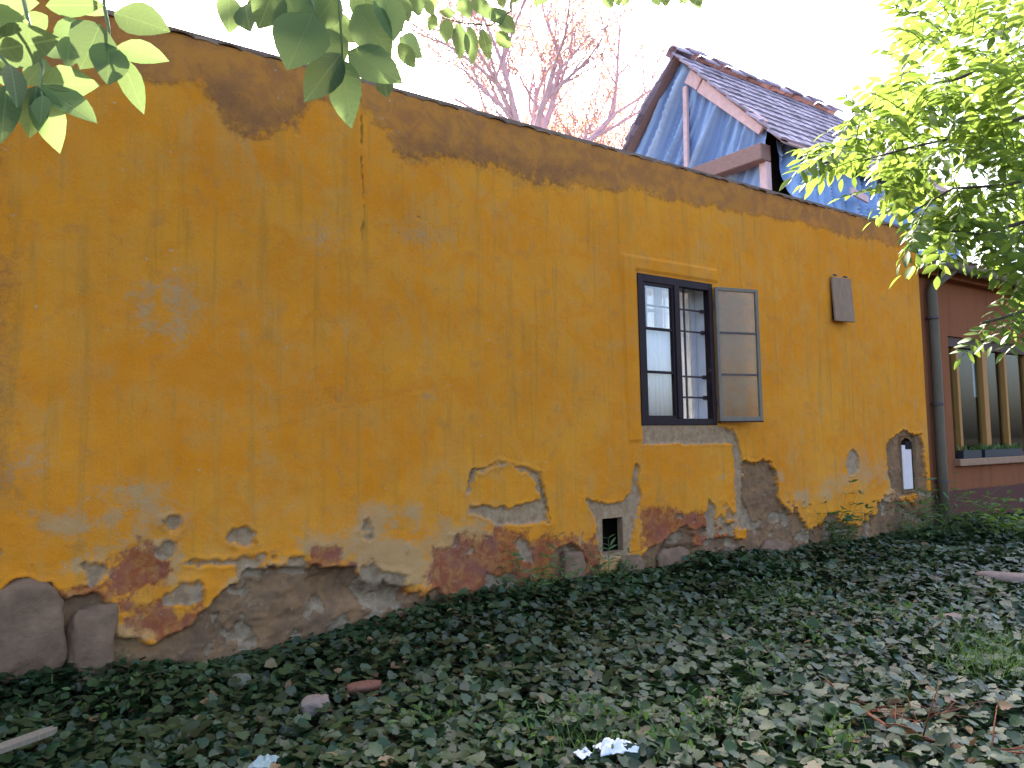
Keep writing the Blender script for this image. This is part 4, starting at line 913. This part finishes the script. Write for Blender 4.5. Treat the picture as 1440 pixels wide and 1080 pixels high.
# weeds by the wall
def weed(name, label, c, h_, ns, lw, ll, seed, cat='plant', mat='weed', group=None, tone=(.3, .9)):
    R_ = random.Random(seed); t = thing(name, label, cat, c, group); sb = MB(); lb = MB()
    for s_ in range(ns):
        d = Vector((R_.gauss(0, .4), R_.gauss(-.15, .35), 1)).normalized(); p = Vector((R_.gauss(0, .05), R_.gauss(0, .04), -.03)); P_ = [p]
        L = h_*R_.uniform(.6, 1.1)
        for i in range(5):
            d = (d+Vector((R_.gauss(0, .15), R_.gauss(0, .12), -.10))).normalized(); P_.append(P_[-1]+d*L/5)
        sb.tube(P_, [.004*(1-.14*i) for i in range(6)], 5)
        for i in range(1, 6):
            for sd in (-1, 1):
                ld = (Vector((-d.y, d.x, 0)).normalized()*sd+d*.5+Vector((R_.gauss(0, .25), R_.gauss(0, .25), R_.gauss(.0, .25)))); V_, F_ = leafgeo(1, lw, .2, .2); s2 = ll*R_.uniform(.7, 1.2)
                Mx = orient(P_[i], ld, Vector((R_.gauss(0, .4), R_.gauss(0, .4), 1))) @ Matrix.Diagonal((s2, s2, s2, 1)); lb.add([Mx @ Vector(q_) for q_ in V_], F_, R_.uniform(*tone))
    sb.build('stems', M['stem'], t, True); lb.build('foliage', M[mat], t, True, attr=True); return t
def wp(px, py, y=-.1): p = hit(px, py, 1, y); return (p[0], y, float(ground_h(np.array([p[0]]), np.array([y]))[0])+.02)
weed('weed', 'feathery dark green weed sprouting against the wall left of the vent hole', wp(745, 840), .62, 18, .38, .085, 1)
weed('weed', 'narrow leaved weed standing just under the vent hole', wp(855, 820), .55, 14, .25, .09, 2)
weed('weed', 'blue green leafy weed at the wall foot right of the bare stone lumps', wp(1185, 790), .85, 18, .4, .11, 3, tone=(0, .5))
weed('weed', 'grey green arching weed at the foot of the downpipe', wp(1318, 775, -.25), 1.1, 14, .2, .17, 4, tone=(.4, 1))
weed('shrub', 'bright green broad leaved shrub below the red house window', wp(1408, 800, -.9), .85, 24, .45, .13, 5, 'shrub', 'leafR', None, (.3, .8))
weed('weed', 'fresh green seedling below the ragged niche', wp(1270, 770), .7, 10, .4, .11, 6, tone=(.6, 1))
weed('weed', 'long stemmed weed at the house corner beside the downpipe', wp(1345, 770, -.3), .9, 12, .2, .13, 8, tone=(.1, .6))
# stones and litter
def stone(name, label, cat, px, py, r, m, seed, rough=.25):
    o_ = lump(name, gpt(px, py, .135), r, seed, m, None, 3, rough); tag(o_, label, cat); o_.rotation_euler.z = seed; return o_
stone('stone', 'pinkish grey rounded stone lying in the ivy below the render patch', 'stone', 443, 992, (.095, .07, .05), M['rubble'], 1)
stone('stone', 'small grey green stone in the ivy close to the wall foot', 'stone', 336, 958, (.075, .06, .045), M['rubblegrey'], 2)
stone('stone', 'flat pale stone slab beside the bright green shrub', 'stone', 1418, 812, (.30, .16, .05), M['rubble'], 5, .15)
stone('broken_brick', 'piece of broken red brick half sunk in the ivy', 'brick', 512, 966, (.12, .06, .03), M['brick'], 3, .2)
stone('stone', 'pale speckled stone between dry leaves near the red house', 'stone', 1335, 872, (.13, .08, .045), M['rubble'], 9)
# board scrap, paper, plastic
p = gpt(22, 1045, .19); Rb = (Matrix.Rotation(.75, 3, 'Z') @ Matrix.Rotation(.08, 3, 'Y')); b = MB()
b.box((-.22, -.04, -.012), (.20, .04, .012), Rb); b.add([Rb @ Vector(q_) for q_ in ((.20, -.04, -.011), (.26, -.01, -.011), (.235, .012, -.011), (.28, .03, -.011), (.20, .04, -.011), (.20, -.04, .011), (.26, -.01, .011), (.235, .012, .011), (.28, .03, .011), (.20, .04, .011))], [(0, 1, 2, 3, 4), (5, 9, 8, 7, 6), (0, 5, 6, 1), (1, 6, 7, 2), (2, 7, 8, 3), (3, 8, 9, 4)])
o = b.build('board_scrap', M['greywood']); o.location = p; tag(o, 'splintered pale board lying on the ivy', 'board')
def crumple(name, label, cat, px, py, sx_, sy_, h_, m, seed, dz=.14):
    n_ = 22; R_ = np.random.default_rng(seed); u_, w_ = np.meshgrid(np.linspace(-1, 1, n_), np.linspace(-1, 1, n_), indexing='ij')
    rad = 1-.25*vnoise(u_*2+seed, w_*2, seed); zz_ = h_*(np.abs(fbm(u_*1.6+seed, w_*1.6, seed, 4)-.45)*1.6+.12)*(1.05-.45*(u_**2+w_**2))
    ang_ = np.arctan2(w_, u_); 
    V_ = np.stack([u_*sx_*rad, w_*sy_*rad, zz_], -1).reshape(-1, 3); g = np.arange(n_*n_).reshape(n_, n_)
    F_ = np.stack([g[:-1, :-1], g[1:, :-1], g[1:, 1:], g[:-1, 1:]], -1).reshape(-1, 4)
    o_ = link(name, npmesh(name, V_, F_, m)); o_.location = gpt(px, py, dz); o_.rotation_euler.z = seed*.9; md_ = o_.modifiers.new('thick', 'SOLIDIFY'); md_.thickness = .002; tag(o_, label, cat); return o_
crumple('crumpled_paper', 'crumpled white paper lying in the ivy', 'paper', 866, 1055, .10, .075, .11, M['paper'], 3)
crumple('crumpled_paper', 'small torn white scrap beside the crumpled paper', 'paper', 822, 1062, .05, .04, .05, M['paper'], 5)
crumple('plastic_scrap', 'pale bluish plastic scrap half buried in ivy', 'litter', 372, 1074, .09, .06, .05, M['plastic'], 8)
# fallen twigs
def fallen(name, label, pts, r, seed, m='redtwig'):
    R_ = random.Random(seed); P_ = [gpt(x_, y_, .13) for x_, y_ in pts]; c = P_[0]; t = thing(name, label, 'branch', c); b = MB()
    b.tube([p_-c for p_ in P_], [r*(1-.6*i/(len(P_)-1)) for i in range(len(P_))], 6); b.build('main_stem', M[m], t, True)
    b = MB()
    for i in range(10):
        j = R_.randrange(len(P_)-1); p_ = P_[j].lerp(P_[j+1], R_.random())-c; d = (P_[j+1]-P_[j]).normalized(); q_ = p_+(d+Vector((R_.gauss(0, .6), R_.gauss(0, .6), R_.uniform(0, .3)))).normalized()*R_.uniform(.1, .3)
        b.tube([p_, p_.lerp(q_, .5)+Vector((0, 0, .01)), q_], [r*.45, r*.35, r*.2], 5)
    b.build('side_twigs', M[m], t, True)
fallen('fallen_branch', 'reddish brown dead branch lying over the ivy near the grass', [(1215, 1000), (1245, 1020), (1290, 1038), (1350, 1050), (1430, 1060)], .011, 1)
fallen('fallen_branch', 'thin upcurved reddish twig crossing the dead branch', [(1255, 1030), (1290, 1015), (1325, 1003), (1350, 990)], .007, 2)
fallen('fallen_branch', 'pale straight twig pointing at the dead branch', [(1160, 955), (1200, 985), (1230, 1005)], .005, 3)
fallen('fallen_branch', 'dry brown twig pile at the foot of the downpipe', [(1295, 765), (1320, 752), (1345, 738)], .010, 4)
